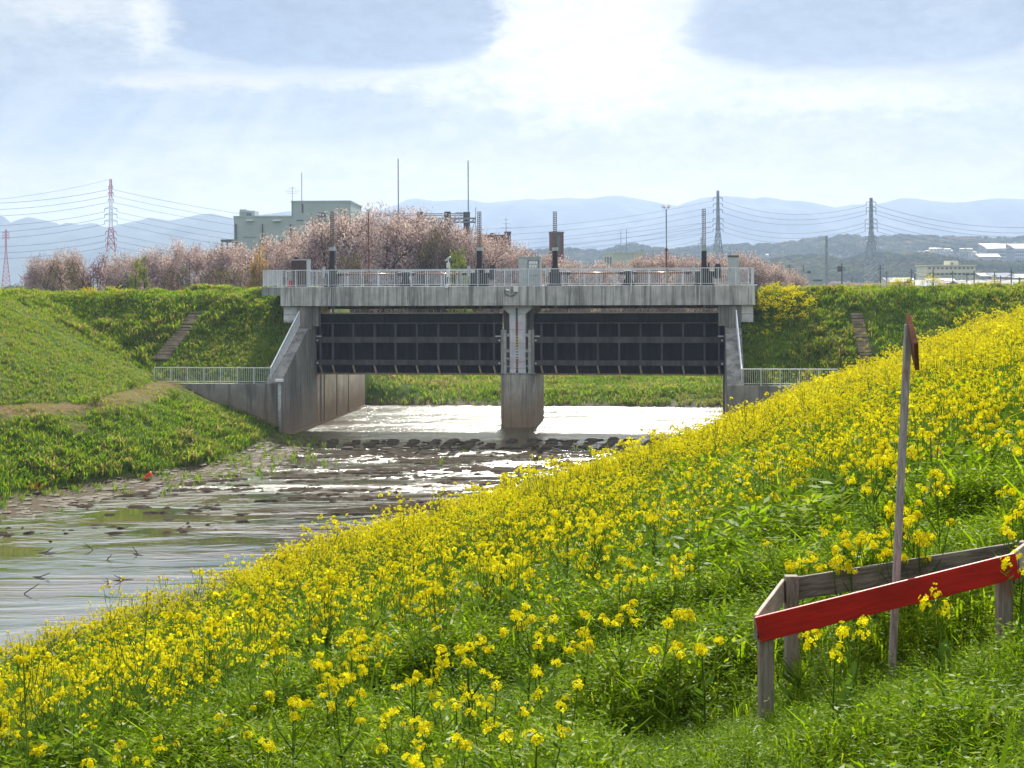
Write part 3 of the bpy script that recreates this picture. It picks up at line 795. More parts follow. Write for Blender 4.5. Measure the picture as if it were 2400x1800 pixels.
# control cabinets
u = G(704, 640, 3.0)[0]
t = gthing('control_cabinet', 'rust brown steel cabinet at the levee end of the sluice deck', 'cabinet', u, 3.0, ZT)
MB().box(u - .60, u + .55, 2.7, 3.5, ZT, ZT + 1.95).build('body', M['brownbox'], t, bevel=.02)
MB().box(u - .60, u + .66, 2.66, 3.52, ZT + 1.952, ZT + 2.03).build('roof', M['greybox'], t)
MB().box(u + .552, u + .66, 2.68, 3.5, ZT, ZT + 1.95).build('side_panel', M['greybox'], t)
MB().box(u - .40, u - .10, 2.66, 3.0, ZT + 2.032, ZT + 2.2).build('vent', M['brownbox'], t)
MB().box(u - .42, u + .02, 2.62, 2.698, ZT + .9, ZT + 1.8).build('front_panel', M['brownbox'], t, bevel=.03)
u = G(1242, 640, 2.4)[0]
t = gthing('control_cabinet', 'wide grey cabinet with a glazed window above the central pier', 'cabinet', u, 2.4, ZT)
MB().box(u - .80, u + .80, 2.1, 2.9, ZT, ZT + 2.02).build('body', M['greybox'], t, bevel=.015)
MB().box(u - .84, u + .84, 2.03, 2.96, ZT + 2.022, ZT + 2.1).build('roof', M['greybox'], t)
MB().box(u - .79, u - .16, 2.07, 2.098, ZT + .1, ZT + 1.98).build('door', M['greybox'], t)
MB().box(u - .13, u + .79, 2.07, 2.098, ZT + .1, ZT + 1.15).build('door', M['greybox'], t)
fr = MB(); fr.box(u - .11, u + .68, 2.04, 2.096, ZT + 1.2, ZT + 1.86)
wf = fr.build('window', M['greydark'], t, bevel=.03)
wf2 = MB().box(u - .06, u + .63, 2.02, 2.038, ZT + 1.25, ZT + 1.81).build('pane', M['greybox'], wf, org=(u, 2.4, ZT))
b = MB()
for i in range(4):
    x = u + .0 + i * .16; b.box(x, x + .10, 2.008, 2.018, ZT + 1.58, ZT + 1.76)
for i in range(3):
    x = u + .0 + i * .20; b.box(x, x + .13, 2.008, 2.018, ZT + 1.32, ZT + 1.48)
b.build('gauges', M['whitebox'], wf, org=(u, 2.4, ZT))
b = MB()
for x in (u + .02, u + .26, u + .40, u + .55): b.box(x, x + .10, 2.05, 2.068, ZT + .70, ZT + .76)
b.build('handle', M['greydark'], t)
u = G(1719, 640, 2.6)[0]
t = gthing('control_cabinet', 'tall narrow grey cabinet near the railing end by the yellow bank', 'cabinet', u, 2.6, ZT)
MB().box(u - .37, u + .37, 2.3, 2.9, ZT, ZT + 1.98).build('body', M['greybox'], t, bevel=.015)
MB().box(u - .41, u + .41, 2.24, 2.96, ZT + 1.982, ZT + 2.10).build('roof', M['greydark'], t)
MB().box(u - .33, u + .33, 2.27, 2.298, ZT + .08, ZT + 1.92).build('door', M['greybox'], t)
MB().box(u - .27, u - .22, 2.25, 2.268, ZT + 1.0, ZT + 1.2).build('handle', M['greydark'], t)
u = G(681, 662, 2.2)[0]
t = gthing('extinguisher_box', 'small red box standing at the foot of the brown cabinet', 'box', u, 2.2, ZT)
MB().box(u - .10, u + .10, 2.0, 2.3, ZT, ZT + .42).build('body', M['red'], t, bevel=.02)
MB().box(u - .11, u + .11, 1.99, 2.31, ZT + .422, ZT + .46).build('lid', M['red'], t)
# deck lamps
for px, yt, lab in ((864, 492, 'thin rusty lamp post among the pink blossom near the brown cabinet'), (1562, 484, 'thin lamp post with a collar, between bearing stand and lattice pylon')):
    w0 = 4.0; u = G(px, 600, w0)[0]; zt = G(px, yt, w0)[1]
    t = gthing('deck_lamp', lab, 'lamp post', u, w0, ZT, 'lamp posts on the sluice deck')
    zm = G(px, 585, w0)[1]
    MB().tube([(u, w0, ZT), (u, w0, zm)], .065, 8).build('lower_pole', M['rustpole'], t)
    MB().tube([(u, w0, zm - .12), (u, w0, zm), (u, w0, zm + .12)], [.07, .13, .06], 10).build('collar', M['rustpole'], t)
    MB().tube([(u, w0, zm + .121), (u, w0, zt - .2)], .045, 8).build('upper_pole', M['rustpole'] if px < 1000 else M['greypole'], t)
    b = MB()
    if px < 1000: b.tube([(u, w0, zt - .2), (u + .02, w0 - .1, zt), (u + .22, w0 - .25, zt + .03)], [.06, .15, .12], 10)
    else:
        b.tube([(u - .12, w0, zt - .05), (u - .24, w0 - .12, zt + .02)], [.08, .14], 10); b.tube([(u + .12, w0, zt - .05), (u + .24, w0 - .12, zt + .02)], [.08, .14], 10); b.bar((u - .2, w0, zt - .12), (u + .2, w0, zt - .12), .05)
    b.build('lamp_head', M['whitebox'], t)
# water level station with solar panel on the front railing
u = G(1051, 650, -0.5)[0]
zz = lambda y: G(1051, y, -0.5)[1]
t = gthing('level_station', 'slim white water level post with a tilted solar panel, fixed to near railing', 'water gauge', u, -0.5, ZT - .4)
MB().tube([(u, -.5, zz(672)), (u, -.5, zz(606))], .05, 8).build('pole', M['whitebox'], t)
MB().box(u - .12, u + .12, -.66, -.42, zz(629), zz(616)).build('instrument_box', M['whitebox'], t, bevel=.02)
MB().box(u - .10, u + .10, -.64, -.44, zz(650), zz(634)).build('instrument_box', M['whitebox'], t, bevel=.02)
MB().prism([(u - .24, zz(611)), (u - .18, zz(612)), (u + .18, zz(602)), (u + .12, zz(601))], -.75, -.3).build('solar_panel', M['whitebox'], t)
MB().tube([(u - .12, -.55, zz(675)), (u - .12, -.55, zz(667)), (u - .12, -.55, zz(664))], [.12, .05, .05], 10).build('sensor_horn', M['whitebox'], t)
MB().bar((u - .12, -.55, zz(662)), (u, -.5, zz(662)), .06).build('bracket', M['greybox'], t)
# junction box and looped cable on the girder
u = G(1209, 678, -0.5)[0]; zz = lambda y: G(1209, y, -0.5)[1]
t = gthing('junction_box', 'small grey junction box with a looped black cable on the girder face', 'junction box', u, -.42, zz(683))
MB().box(u - .17, u + .17, -.56, -.402, zz(684), zz(671)).build('body', M['whitebox'], t, bevel=.015)
uc = G(1193, 681, -0.5)[0]
pts = [(uc + .42 * math.cos(a_) + .1, -.46, zz(681) - .05 + .34 * math.sin(a_)) for a_ in np.linspace(math.pi * .85, math.pi * 2.1, 14)]
MB().tube(pts, .022, 6).build('cable', M['black'], t)
MB().tube([(uc - .22, -.5, zz(680) + .02), (uc + .05, -.62, zz(680))], [.06, .09], 8).build('sensor', M['whitebox'], t)
# staff gauge on the pier
u = G(1211.5, 800, .34)[0]
z0_, z1_ = G(1212, 874, .34)[1], G(1212, 722, .34)[1]
m, n = new_mat('staff_gauge_plate')
tt = n.n('ShaderNodeNewGeometry').outputs['Position']; sp_ = n.n('ShaderNodeSeparateXYZ'); n.link(tt, sp_.inputs[0])
zf = n.m('DIVIDE', n.m('SUBTRACT', sp_.outputs[2], z0_), z1_ - z0_)
rmp = n.n('ShaderNodeValToRGB'); rmp.color_ramp.interpolation = 'CONSTANT'
els = rmp.color_ramp.elements
cols = [(0.0, (.02, .02, .02)), (.04, (.42, .13, .10)), (.215, (.50, .52, .60)), (.39, (.46, .36, .08)), (.60, (.34, .06, .09)), (.80, (.07, .16, .21))]
while len(els) < len(cols): els.new(.5)
for e, (p_, c_) in zip(els, cols): e.position = p_; e.color = (*c_, 1)
n.link(zf, rmp.inputs[0])
tick = n.m('GREATER_THAN', n.m('FRACT', n.m('MULTIPLY', sp_.outputs[2], 5.0)), 0.55)
finish(n, pbr(n, n.mix(n.m('MULTIPLY', tick, .8), rmp.outputs[0], (.03, .03, .05)), .5))
t = gthing('staff_gauge', 'striped water level staff in red, white, yellow and blue on the pier', 'staff gauge', u, .33, z0_)
MB().box(u - .075, u + .075, .315, .344, z0_, z1_).build('scale_plate', m, t)
# vertical pipe at the foot of the wing wall
u = G(663, 950, -8.15)[0]; zz = lambda y: G(663, y, -8.2)[1]
t = gthing('standpipe', 'grey vertical pipe with a cap in front of the wing wall corner', 'pipe', -14.95, -8.25, 0)
MB().tube([(-15.0, -8.2, -.3), (-15.0, -8.2, 3.75)], .12, 12).build('pipe', M['guide'], t, smooth=True)
MB().box(-15.25, -14.75, -8.42, -8.01, 3.752, 3.95).build('cap', M['whitebox'], t, bevel=.02)

# ------------------------------------------------------------------ stairways on the levee
def stairway(label, top, bot, wid, n):
    a, c_ = Vector(hit(*bot)), Vector(hit(*top))
    t = thing('stairway', label, 'stairs', tuple(a), 0, 'concrete stairs up the levee')
    d = Vector((c_.x - a.x, c_.y - a.y, 0)); sx = d.normalized().cross(Vector((0, 0, 1))); sx = Vector((cp, -sp, 0))
    for k in range(n):
        p_ = a.lerp(c_, k / (n - 1)); p_.z = H1(p_.x, p_.y) + .16
        dirv = Vector((sp, cp, 0))
        b = MB(); lx = sx * wid / 2
        b.bar(p_ - lx + dirv * .12, p_ + lx + dirv * .12, .26, .15)
        b.build('step', M['step'], t, org=tuple(a))
    for s in ():
        b = MB()
        q0 = a + sx * s * (wid / 2 + .1); q1 = c_ + sx * s * (wid / 2 + .1)
        q0.z = H1(q0.x, q0.y) + .06; q1.z = H1(q1.x, q1.y) + .06
        b.bar(q0, q1, .14, .3); b.build('kerb', M['step'], t, org=tuple(a))
    return a, c_
ST = [stairway('concrete stairs climbing the levee behind the wing wall railing, beside the pale grass', (461, 738), (376, 846), 1.1, 18),
      stairway('narrow concrete stairs in the dark weeds beside the yellow bank', (2008, 742), (2030, 845), 0.8, 16)]
#@@NEAR
# ------------------------------------------------------------------ red and grey plank barrier
fx, fy, fz = P(1800, 1700, 8.1)
br = thing('plank_barrier', 'low box barrier of grey planks with one red painted board', 'barrier', (fx, fy, H1(fx, fy)))
og = (fx, fy, H1(fx, fy))
def plank(name, a, b_, hgt, thick, mat, lean=(0, 0, 1), z_org=None):
    """board from a to b (top edge points), hgt deep"""
    a, b_ = Vector(a), Vector(b_); L = (b_ - a).length
    me = MB(); me.box(0, L, -thick / 2, thick / 2, -hgt, 0)
    o = me.build(name, mat, br, org=(0, 0, 0), bevel=.003)
    d = (b_ - a).normalized(); zax = Vector((0, 0, 1)); y = zax.cross(d).normalized(); zax = d.cross(y)
    o.matrix_local = Matrix.Translation(a - Vector(og)) @ Matrix((d, y, zax)).transposed().to_4x4()
    return o
FA, FB = P(1769, 1447, 8.0), P(2378, 1296, 8.05)
plank('board', FA, FB, 0.137, .022, M['redwood'])['label'] = 'red painted board'
BA, BB = P(1838, 1357, 8.95), P(2440, 1262, 9.0)
plank('board', BA, BB, 0.135, .025, M['greywood'])
plank('board', P(1771, 1442, 8.035), P(1836, 1357, 8.93), 0.135, .022, M['palewood'])
plank('board', P(2370, 1297, 8.12), P(2425, 1256, 8.93), 0.13, .022, M['palewood'])
for px, yt, Y in ((1795, 1450, 8.06), (1848, 1354, 8.90), (2355, 1305, 8.11), (2396, 1268, 8.96)):
    x, y, z = P(px, yt, Y); zb = H1(x, y) - .1
    if px == 1848: x += .02
    MB().box(x - .04, x + .04, y - .02, y + .05, zb, z - .004 if px != 1848 else z + .01).build('post', M['postwood'], br, org=og, bevel=.004)
# leaning stake with board
sx0, sy0, sz0 = P(2088, 1640, 8.35)
st = thing('signpost', 'leaning weathered stake with a brown board seen edge on', 'signpost', (sx0, sy0, H1(sx0, sy0)))
so_ = (sx0, sy0, H1(sx0, sy0))
pA = Vector(P(2086, 1660, 8.35)); pA.z = min(pA.z, so_[2] - .05); pB = Vector(P(2129, 760, 8.45))
MB().bar(pA, pB, .040, .038).build('stake', M['stakewood'], st, org=so_, bevel=.004)
cx_, cy_, cz_ = P(2139, 801, 8.43)
b = MB().prism([(0, .165), (.17, 0.0), (0, -.165), (-.17, 0.0)], -.012, .012, 'x')
bo = b.build('sign_board', M['signwood'], st, org=(0, 0, 0), bevel=.002)
bo.matrix_local = Matrix.Translation((cx_ - so_[0], cy_ - so_[1], cz_ - so_[2])) @ Matrix.Rotation(R(-9), 4, 'Z') @ Matrix.Rotation(R(-9), 4, 'Y')

for f_, d_ in ((.03, .035), (.03, .10), (.955, .035), (.955, .10), (.965, .07)):
    q = Vector(FA).lerp(Vector(FB), f_) - Vector(og); q.z -= d_
    MB().tube([(q.x, q.y - .0165, q.z), (q.x, q.y - .010, q.z)], .0045, 8).build('nail', M['black'], br, org=(0, 0, 0))
# ------------------------------------------------------------------ vegetation templates (quads + a value per vertex)
def tpl(quads, vals):
    return np.array(quads, float), np.array(vals, float)       # (k,4,3), (k,)
def T_clump(n, h, spread, wd, droop=0.35):
    q, a = [], []
    for i in range(n):
        t = rng.uniform(0, 2 * math.pi); r0 = spread * 0.35 * rng.random(); L = h * rng.uniform(0.6, 1.15)
        out = spread * rng.uniform(0.25, 1.0)
        d = np.array([math.cos(t), math.sin(t), 0]); s = np.array([-math.sin(t + rng.uniform(-.9, .9)), math.cos(t), 0]) * wd * rng.uniform(.6, 1.2)
        b = d * r0; m_ = d * (r0 + out * .45) + np.array([0, 0, L * .72]); e = d * (r0 + out) + np.array([0, 0, L * (1 - droop * rng.random())])
        q.append([b - s * .3, b + s * .3, m_ + s * .5, m_ - s * .5]); q.append([m_ - s * .5, m_ + s * .5, e + s * .15, e - s * .15])
        v = rng.random(); a += [v, v]
    return tpl(q, a)
def T_weed(stalks, h, leaf, pairs):
    """stalks carrying pairs of small leaflets"""
    q, a = [], []
    for k in range(stalks):
        t = rng.uniform(0, 2 * math.pi); lean = rng.uniform(.1, .8); L = h * rng.uniform(.6, 1.1)
        d = np.array([math.cos(t), math.sin(t), 0]); base = np.array([rng.uniform(-.06, .06), rng.uniform(-.06, .06), 0])
        v0 = rng.random()
        for j in range(pairs):
            f = (j + 1.0) / pairs
            p_ = base + d * L * lean * f ** 1.6 + np.array([0, 0, L * (f - .28 * lean * f * f)])
            for sg in (-1, 1):
                az_ = t + sg * rng.uniform(.8, 1.7) ; up = rng.uniform(-.2, .7)
                ld = np.array([math.cos(az_) * math.cos(up), math.sin(az_) * math.cos(up), math.sin(up)])
                sd = np.cross(ld, np.array([rng.uniform(-.4, .4), rng.uniform(-.4, .4), 1.0])); sd /= np.linalg.norm(sd)
                l = leaf * rng.uniform(.7, 1.4); w_ = l * .15
                q.append([p_, p_ + ld * l * .45 + sd * w_, p_ + ld * l, p_ + ld * l * .45 - sd * w_])
                a.append(min(1, max(0, v0 * .7 + rng.random() * .3)))
    return tpl(q, a)
def quad_at(c_, n_, size, roll=0.0):
    n_ = n_ / np.linalg.norm(n_)
    r_ = np.cross(n_, [0.31, 0.22, 0.93]); r_ /= np.linalg.norm(r_); u_ = np.cross(n_, r_)
    r2 = r_ * math.cos(roll) + u_ * math.sin(roll); u2 = -r_ * math.sin(roll) + u_ * math.cos(roll)
    return [c_ - r2 * size, c_ - u2 * size * .8, c_ + r2 * size, c_ + u2 * size * .8]
def ribbon(p0, p1, w_):
    d = p1 - p0; s = np.cross(d, np.array([rng.uniform(-1, 1), rng.uniform(-1, 1), .1])); s = s / (np.linalg.norm(s) + 1e-9) * w_ / 2
    return [p0 - s, p0 + s, p1 + s * .7, p1 - s * .7]
def T_rape(h, branches, nfl, cl_r, fl, stems=True, leaves=0, detail=1):
    """stem, side branches, a dome of flowers on every tip. value < .28 green, > .34 yellow"""
    qs, as_, qf, af = [], [], [], []
    tips = []
    lean = np.array([rng.uniform(-.12, .12), rng.uniform(-.12, .12), 0])
    top = lean * h + np.array([0, 0, h])
    def stem(p0, p1, w_):
        qs.append(ribbon(p0, p1, w_)); as_.append(rng.uniform(.02, .2))
        if detail > 1: qs.append(ribbon(p0, p1, w_)); as_.append(rng.uniform(.02, .2))
    o = np.zeros(3)
    stem(o, top * .5 + np.array([0.01, 0, 0]), .014 * (1 if detail > 1 else 1.4)); stem(top * .5 + np.array([0.01, 0, 0]), top, .010)
    tips.append(top)
    for b in range(branches):
        f = rng.uniform(.40, .85); t = rng.uniform(0, 2 * math.pi); L = h * (1 - f) * rng.uniform(.45, 1.15) + .05
        p0 = top * f; out = L * rng.uniform(.25, .6)
        p1 = p0 + np.array([math.cos(t) * out, math.sin(t) * out, L])
        mid = (p0 + p1) / 2 + np.array([math.cos(t) * out * .2, math.sin(t) * out * .2, -.02])
        stem(p0, mid, .008); stem(mid, p1, .007); tips.append(p1)
    for l in range(leaves):
        f = rng.uniform(.05, .6); t = rng.uniform(0, 2 * math.pi); L = rng.uniform(.06, .16)
        p0 = top * f; d = np.array([math.cos(t), math.sin(t), rng.uniform(.2, .9)]); s = np.array([-math.sin(t), math.cos(t), 0]) * L * .18
        qs.append([p0, p0 + d * L * .5 + s, p0 + d * L, p0 + d * L * .5 - s]); as_.append(rng.uniform(.1, .27))
    for tp in tips:
        n = max(3, int(nfl * rng.uniform(.45, 1.25))); rr = cl_r * rng.uniform(.6, 1.2); sq = rng.normal(0, rr * .45, 3)
        for k in range(n):
            z = rng.uniform(-.75, 1.0); t = rng.uniform(0, 2 * math.pi); s = math.sqrt(max(0, 1 - z * z))
            n_ = np.array([s * math.cos(t), s * math.sin(t), z * .8 + .25])
            p_ = tp + np.array([s * math.cos(t), s * math.sin(t), z * .8]) * rr * rng.uniform(.45, 1.1) + (sq if k % 3 == 0 else 0)
            if detail > 1:
                # four separate petals
                n_ = n_ / np.linalg.norm(n_); r_ = np.cross(n_, [0.3, 0.2, .93]); r_ /= np.linalg.norm(r_); u_ = np.cross(n_, r_); ro = rng.uniform(0, 1.57); v = rng.uniform(.36, 1)
                for m_ in range(4):
                    aa = ro + m_ * math.pi / 2; dd = r_ * math.cos(aa) + u_ * math.sin(aa); ss_ = np.cross(n_, dd)
                    qf.append([p_ + dd * fl * .08, p_ + dd * fl * .7 + ss_ * fl * .48 + n_ * fl * .18, p_ + dd * fl * 1.05 + n_ * fl * .12, p_ + dd * fl * .7 - ss_ * fl * .48 + n_ * fl * .18]); af.append(v)
            else:
                qf.append(quad_at(p_, n_, fl, rng.uniform(0, 3))); af.append(rng.uniform(.36, 1))
        if detail > 1:      # seed pods and buds under the head
            for k in range(6):
                t = rng.uniform(0, 2 * math.pi); p0 = tp - np.array([0, 0, rr * rng.uniform(.8, 3.0)])
                qs.append(ribbon(p0, p0 + np.array([math.cos(t) * .035, math.sin(t) * .035, .03]), .004)); as_.append(.2)
    return tpl(qs, as_), tpl(qf, af)
def join(*ts): return np.concatenate([t[0] for t in ts]), np.concatenate([t[1] for t in ts])
def scatter(ts, pos, scale, off=None, yaw=None, clampf=None, zs=None):
    """stack transformed copies of templates; returns V, Q, attr"""
    N = len(pos); pick = rng.integers(0, len(ts), N)
    yaw = rng.uniform(0, 2 * math.pi, N) if yaw is None else yaw
    off = np.zeros(N) if off is None else off
    VV, AA = [], []
    for i, (q, a) in enumerate(ts):
        m_ = pick == i
        if not m_.any(): continue
        c_, s_ = np.cos(yaw[m_]), np.sin(yaw[m_])
        sc = scale[m_]; sz = sc if zs is None else sc * zs[m_]
        x = q[None, :, :, 0]; y = q[None, :, :, 1]; z = q[None, :, :, 2]
        X = (x * c_[:, None, None] - y * s_[:, None, None]) * sc[:, None, None] + pos[m_, 0][:, None, None]
        Y = (x * s_[:, None, None] + y * c_[:, None, None]) * sc[:, None, None] + pos[m_, 1][:, None, None]
        Z = z * sz[:, None, None] + pos[m_, 2][:, None, None]
        VV.append(np.stack([X, Y, Z], -1).reshape(-1, 3))
        v = a[None, :] + off[m_][:, None]
        if clampf is not None: v = clampf(a[None, :], v)
        AA.append(np.repeat(np.clip(v, 0, 1).reshape(-1), 4))
    V = np.concatenate(VV); A = np.concatenate(AA)
    return V, np.arange(len(V)).reshape(-1, 4), A
def inview(X, Y, m_=1.5, k=0.362): return np.abs(X) < k * Y + m_
def sample(x0, x1, y0, y1, dens):
    n = int((x1 - x0) * (y1 - y0) * dens)
    return rng.uniform(x0, x1, n), rng.uniform(y0, y1, n)
def dsh(X, Y): return -sdist(X, Y, SHORE)

# ------------------------------------------------------------------ grass of the levee and the far bank
GR = [T_clump(8, .34, .36, .042) for _ in range(10)]
def veg_grass():
    outV, outA = [], []
    def put(X, Y, sc, off, zoff=-.03):
        mo = sstep(vnoise(X + 3, Y * .8 + 11, .95, 2), .28, .72)
        Z0 = H(X, Y)
        Z = Z0 + zoff + (mo - .35) * np.clip(sc - .45, 0, 1.0) * .38 * sstep(Z0, .5, 1.6)
        off = off + (mo - .5) * .16
        V, Q, A = scatter(GR, np.stack([X, Y, Z], -1), sc, off)
        outV.append(V); outA.append(A)
    stA, stB = ST[0]; stC, stD = ST[1]
    def off_stairs(X, Y):
        k = np.ones(len(X), bool)
        for a, b in ST:
            d = np.array([b.x - a.x, b.y - a.y]); L2 = d @ d
            t = np.clip(((X - a.x) * d[0] + (Y - a.y) * d[1]) / L2, -.05, 1.02)
            k &= np.hypot(X - a.x - t * d[0], Y - a.y - t * d[1]) > .62
        return k
    # far bank and levee on the far-bank side
    X, Y = sample(-48, -12, 58, 128, 24)
    u, w = xy2uw(X, Y); dF = sdist(X, Y, FOOT)
    ok = inview(X, Y, 2) & (((w < WF - .1) & (dF > .2)) | ((w > WF + .65) & (u < -16.1) & (w < 14)))
    ok &= off_stairs(X, Y)
    X, Y, u, w, dF = X[ok], Y[ok], u[ok], w[ok], dF[ok]
    stub = (np.exp(-((dF - 7.2) / 1.3) ** 2) + .8 * np.exp(-((dF - 4.7) / 1.0) ** 2) * (vnoise(X, Y, .3) > .5)) * (w < -7.5) * (vnoise(X, Y, .45, 2) > .20)
    mown = (dF > 8.6) & (w < WF + 1.5 + (dF - 8) * .25)
    cl = vnoise(X, Y, .38, 3); fine = vnoise(X + 9, Y - 4, 1.4, 2)
    sc = np.where(mown, .5 + .25 * fine, .6 + 1.7 * np.clip(cl - .28, 0, 1) * (.5 + fine))
    sc = np.where((dF < 5) & (w < WF), sc * (1 + .5 * (1 - dF / 5) * (fine + .4)), sc)
    off = np.where(mown, .20 + .15 * (cl - .5), +.08 + .6 * (cl - .5) + .15 * (fine - .5))
    dry = (w > WF + .6) & (u > -23.5) & (u < -17.5) & (w < -1)
    off = np.where(dry, .22 + .3 * (cl - .5), off); sc = np.where(dry, .6 + .3 * fine, sc)
    off = np.where(stub > .45, .55, off); sc = np.where(stub > .45, sc * .5, sc)
    keep = ~((stub > .45) & (rng.random(len(X)) < .6))
    off = off + rng.normal(0, .10, len(X))
    put(X[keep], Y[keep], sc[keep], off[keep])
    # levee face on the flower-bank side
    X, Y = sample(13, 46, 84, 122, 20)
    u, w = xy2uw(X, Y)
    ok = inview(X, Y, 2) & (u > 15.8) & (w > WF + .65) & (w < 14) & off_stairs(X, Y)
    X, Y, u, w = X[ok], Y[ok], u[ok], w[ok]
    cl = vnoise(X, Y, .38, 3); fine = vnoise(X + 9, Y - 4, 1.4, 2)
    put(X, Y, .75 + 1.2 * np.clip(cl - .25, 0, 1) * (.5 + fine), .10 + .5 * (cl - .5) + rng.normal(0, .10, len(X)))
    # low ground seen through the open gates
    X, Y = sample(-24, 32, 118, 165, 10)
    u, w = xy2uw(X, Y); Z = H(X, Y)
    ok = (w > 17) & (Z > .05) & (u > -16) & (u < 22)
    X, Y, u = X[ok], Y[ok], u[ok]
    cl = vnoise(X, Y, .3, 3)
    thin = (u < -6) & (rng.random(len(X)) < .55)
    off = .08 + .5 * (cl - .5) + rng.normal(0, .12, len(X)) + np.where((vnoise(X, Y, .2, 2) > .62), .3, 0)
    put(X[~thin], Y[~thin], (.9 + 1.6 * np.clip(cl - .3, 0, 1))[~thin], off[~thin])
    V = np.concatenate(outV); A = np.concatenate(outA)
    o = qobj('grass', V, np.arange(len(V)).reshape(-1, 4), M['grass'], {'rnd': A})
    tag(o, 'rough grass covering the levee and the far bank', 'grass', kind='stuff')
veg_grass()

# ------------------------------------------------------------------ near bank: weeds
def veg_weeds():
    Ts = [T_weed(5, .34, .042, 9) for _ in range(8)] + [T_clump(9, .30, .24, .012) for _ in range(4)]
    Tm = [T_weed(4, .34, .085, 5) for _ in range(6)] + [T_clump(5, .30, .26, .03) for _ in range(2)]
    Tf = [T_weed(3, .42, .17, 3) for _ in range(5)] + [T_clump(4, .40, .34, .06) for _ in range(2)]
    VV, AA = [], []
    for (y0, y1, dens, T, m_) in ((2.6, 13, 210, Ts, 1.2), (13, 28, 34, Tm, 2.0), (28, 101, 11, Tf, 2.5)):
        X, Y = sample(-.37 * y1 - 3, .37 * y1 + 3, y0, y1, dens)
        dR = dsh(X, Y); u, w = xy2uw(X, Y)
        ok = inview(X, Y, m_) & (dR > .3) & (w < WF - .15)
        X, Y = X[ok], Y[ok]
        cl = vnoise(X, Y, 1.1 if y0 < 20 else .5, 3)
        gap = (vnoise(X + 31, Y + 7, .8, 2) < .30) & (rng.random(len(X)) < .55)
        X, Y, cl = X[~gap], Y[~gap], cl[~gap]
        sc = (.55 + 1.2 * sstep(cl, .25, .75) * rng.uniform(.6, 1.2, len(X))) * (.75 + .25 * sstep(Y, 8, 13))
        sc = np.where((X > 1.15) & (X < 3.3) & (Y > 7.2) & (Y < 9.2), sc * .7, sc)
        off = (cl - .5) * .7 + rng.normal(0, .12, len(X)) + .02
        V, Q, A = scatter(T, np.stack([X, Y, H(X, Y) - .02], -1), sc, off)
        VV.append(V); AA.append(A)
    V = np.concatenate(VV); A = np.concatenate(AA)
    o = qobj('weeds', V, np.arange(len(V)).reshape(-1, 4), M['weed'], {'rnd': A})
    tag(o, 'low green weeds and vetch covering the near bank', 'weeds', kind='stuff')
veg_weeds()

# ------------------------------------------------------------------ rape in flower
def cl_rape(a, v): return np.where(a < .3, np.clip(v, 0, .28), np.clip(v, .34, 1))
RN = [T_rape(h_, b_, 17, .040, .0145, leaves=9, detail=2) for h_, b_ in ((.50, 3), (.58, 4), (.66, 6), (.46, 2), (.74, 7), (.62, 5), (.84, 8), (.70, 5))]
near_mesh = []
for st_t, fl_t in RN:
    sv = st_t[0].reshape(-1, 3); fv = fl_t[0].reshape(-1, 3)
    near_mesh.append((qmesh('stem', sv, np.arange(len(sv)).reshape(-1, 4), M['rape'], {'rnd': np.repeat(st_t[1], 4)}),
                      qmesh('blossom', fv, np.arange(len(fv)).reshape(-1, 4), M['rape'], {'rnd': np.repeat(fl_t[1], 4)})))
def near_plant(x, y, kind, sc, yaw):
    t = thing('rape_plant', 'single yellow rape plant in flower standing loose above the low weeds of the near bank', 'rape plant', (x, y, H1(x, y) - .02), yaw, 'loose rape plants on the near bank')
    t.scale = (sc, sc, sc)
    for nm, me in zip(('stem', 'blossom'), near_mesh[kind]):
        o = bpy.data.objects.new(nm, me); COL.objects.link(o); o.parent = t
EXPL = [(862, 1495), (812, 1588), (1108, 1508), (1100, 1545), (970, 1575), (1040, 1622), (1062, 1655), (920, 1702), (955, 1698), (1050, 1742), (1143, 1640), (1168, 1692), (1265, 1578), (1322, 1637), (1242, 1732), (945, 1787), (1003, 1787), (1255, 1785), (690, 1640), (655, 1530), (615, 1745), (760, 1560), (1668, 1718), (1812, 1612), (1824, 1685), (1862, 1485), (2001, 1487), (1956, 1518), (2120, 1205), (2093, 1225), (2050, 1255), (2376, 1190), (2378, 1238), (2172, 1255), (2017, 1318), (2112, 1318), (1884, 1315), (1960, 1265), (2200, 1420), (1955, 1695), (2035, 1672), (1712, 1795), (730, 1375), (1450, 1440), (1540, 1450), (1580, 1535), (1650, 1525), (1370, 1500), (1230, 1450), (2390, 1330)]
nplants = 0
for (px, py) in EXPL:
    a, b_ = ray(px, py)
    best = None
    for kind in rng.permutation(6):
        h_ = (.50, .58, .66, .46, .74, .62)[kind]
        # distance at which a plant of this height shows its head at the pixel
        Ys = np.arange(5.5, 15, .05); d = ZC + b_ * Ys - (H(a * Ys, Ys) + h_)
        k = int(np.argmax(d < 0))
        if d[k] < 0 and k > 0 and 6.0 < Ys[k] < 15 :
            if best is None or abs(Ys[k] - 9) < abs(best[1] - 9): best = (kind, Ys[k])
    if best is None: continue
    kind, Yb = best
    near_plant(a * Yb, Yb, int(kind), 1.0, rng.uniform(0, 6.28)); nplants += 1
X, Y = sample(-6, 6, 8.5, 15.5, 6)
ok = inview(X, Y, .5) & (rng.random(len(X)) < (.10 + .9 * sstep(Y, 10.5, 15.5)) * (vnoise(X, Y, .5, 2) > .36))
for x, y in list(zip(X[ok], Y[ok]))[:300 - nplants]:
    near_plant(x, y, int(rng.integers(0, 8)), rng.uniform(.85, 1.2), rng.uniform(0, 6.28))
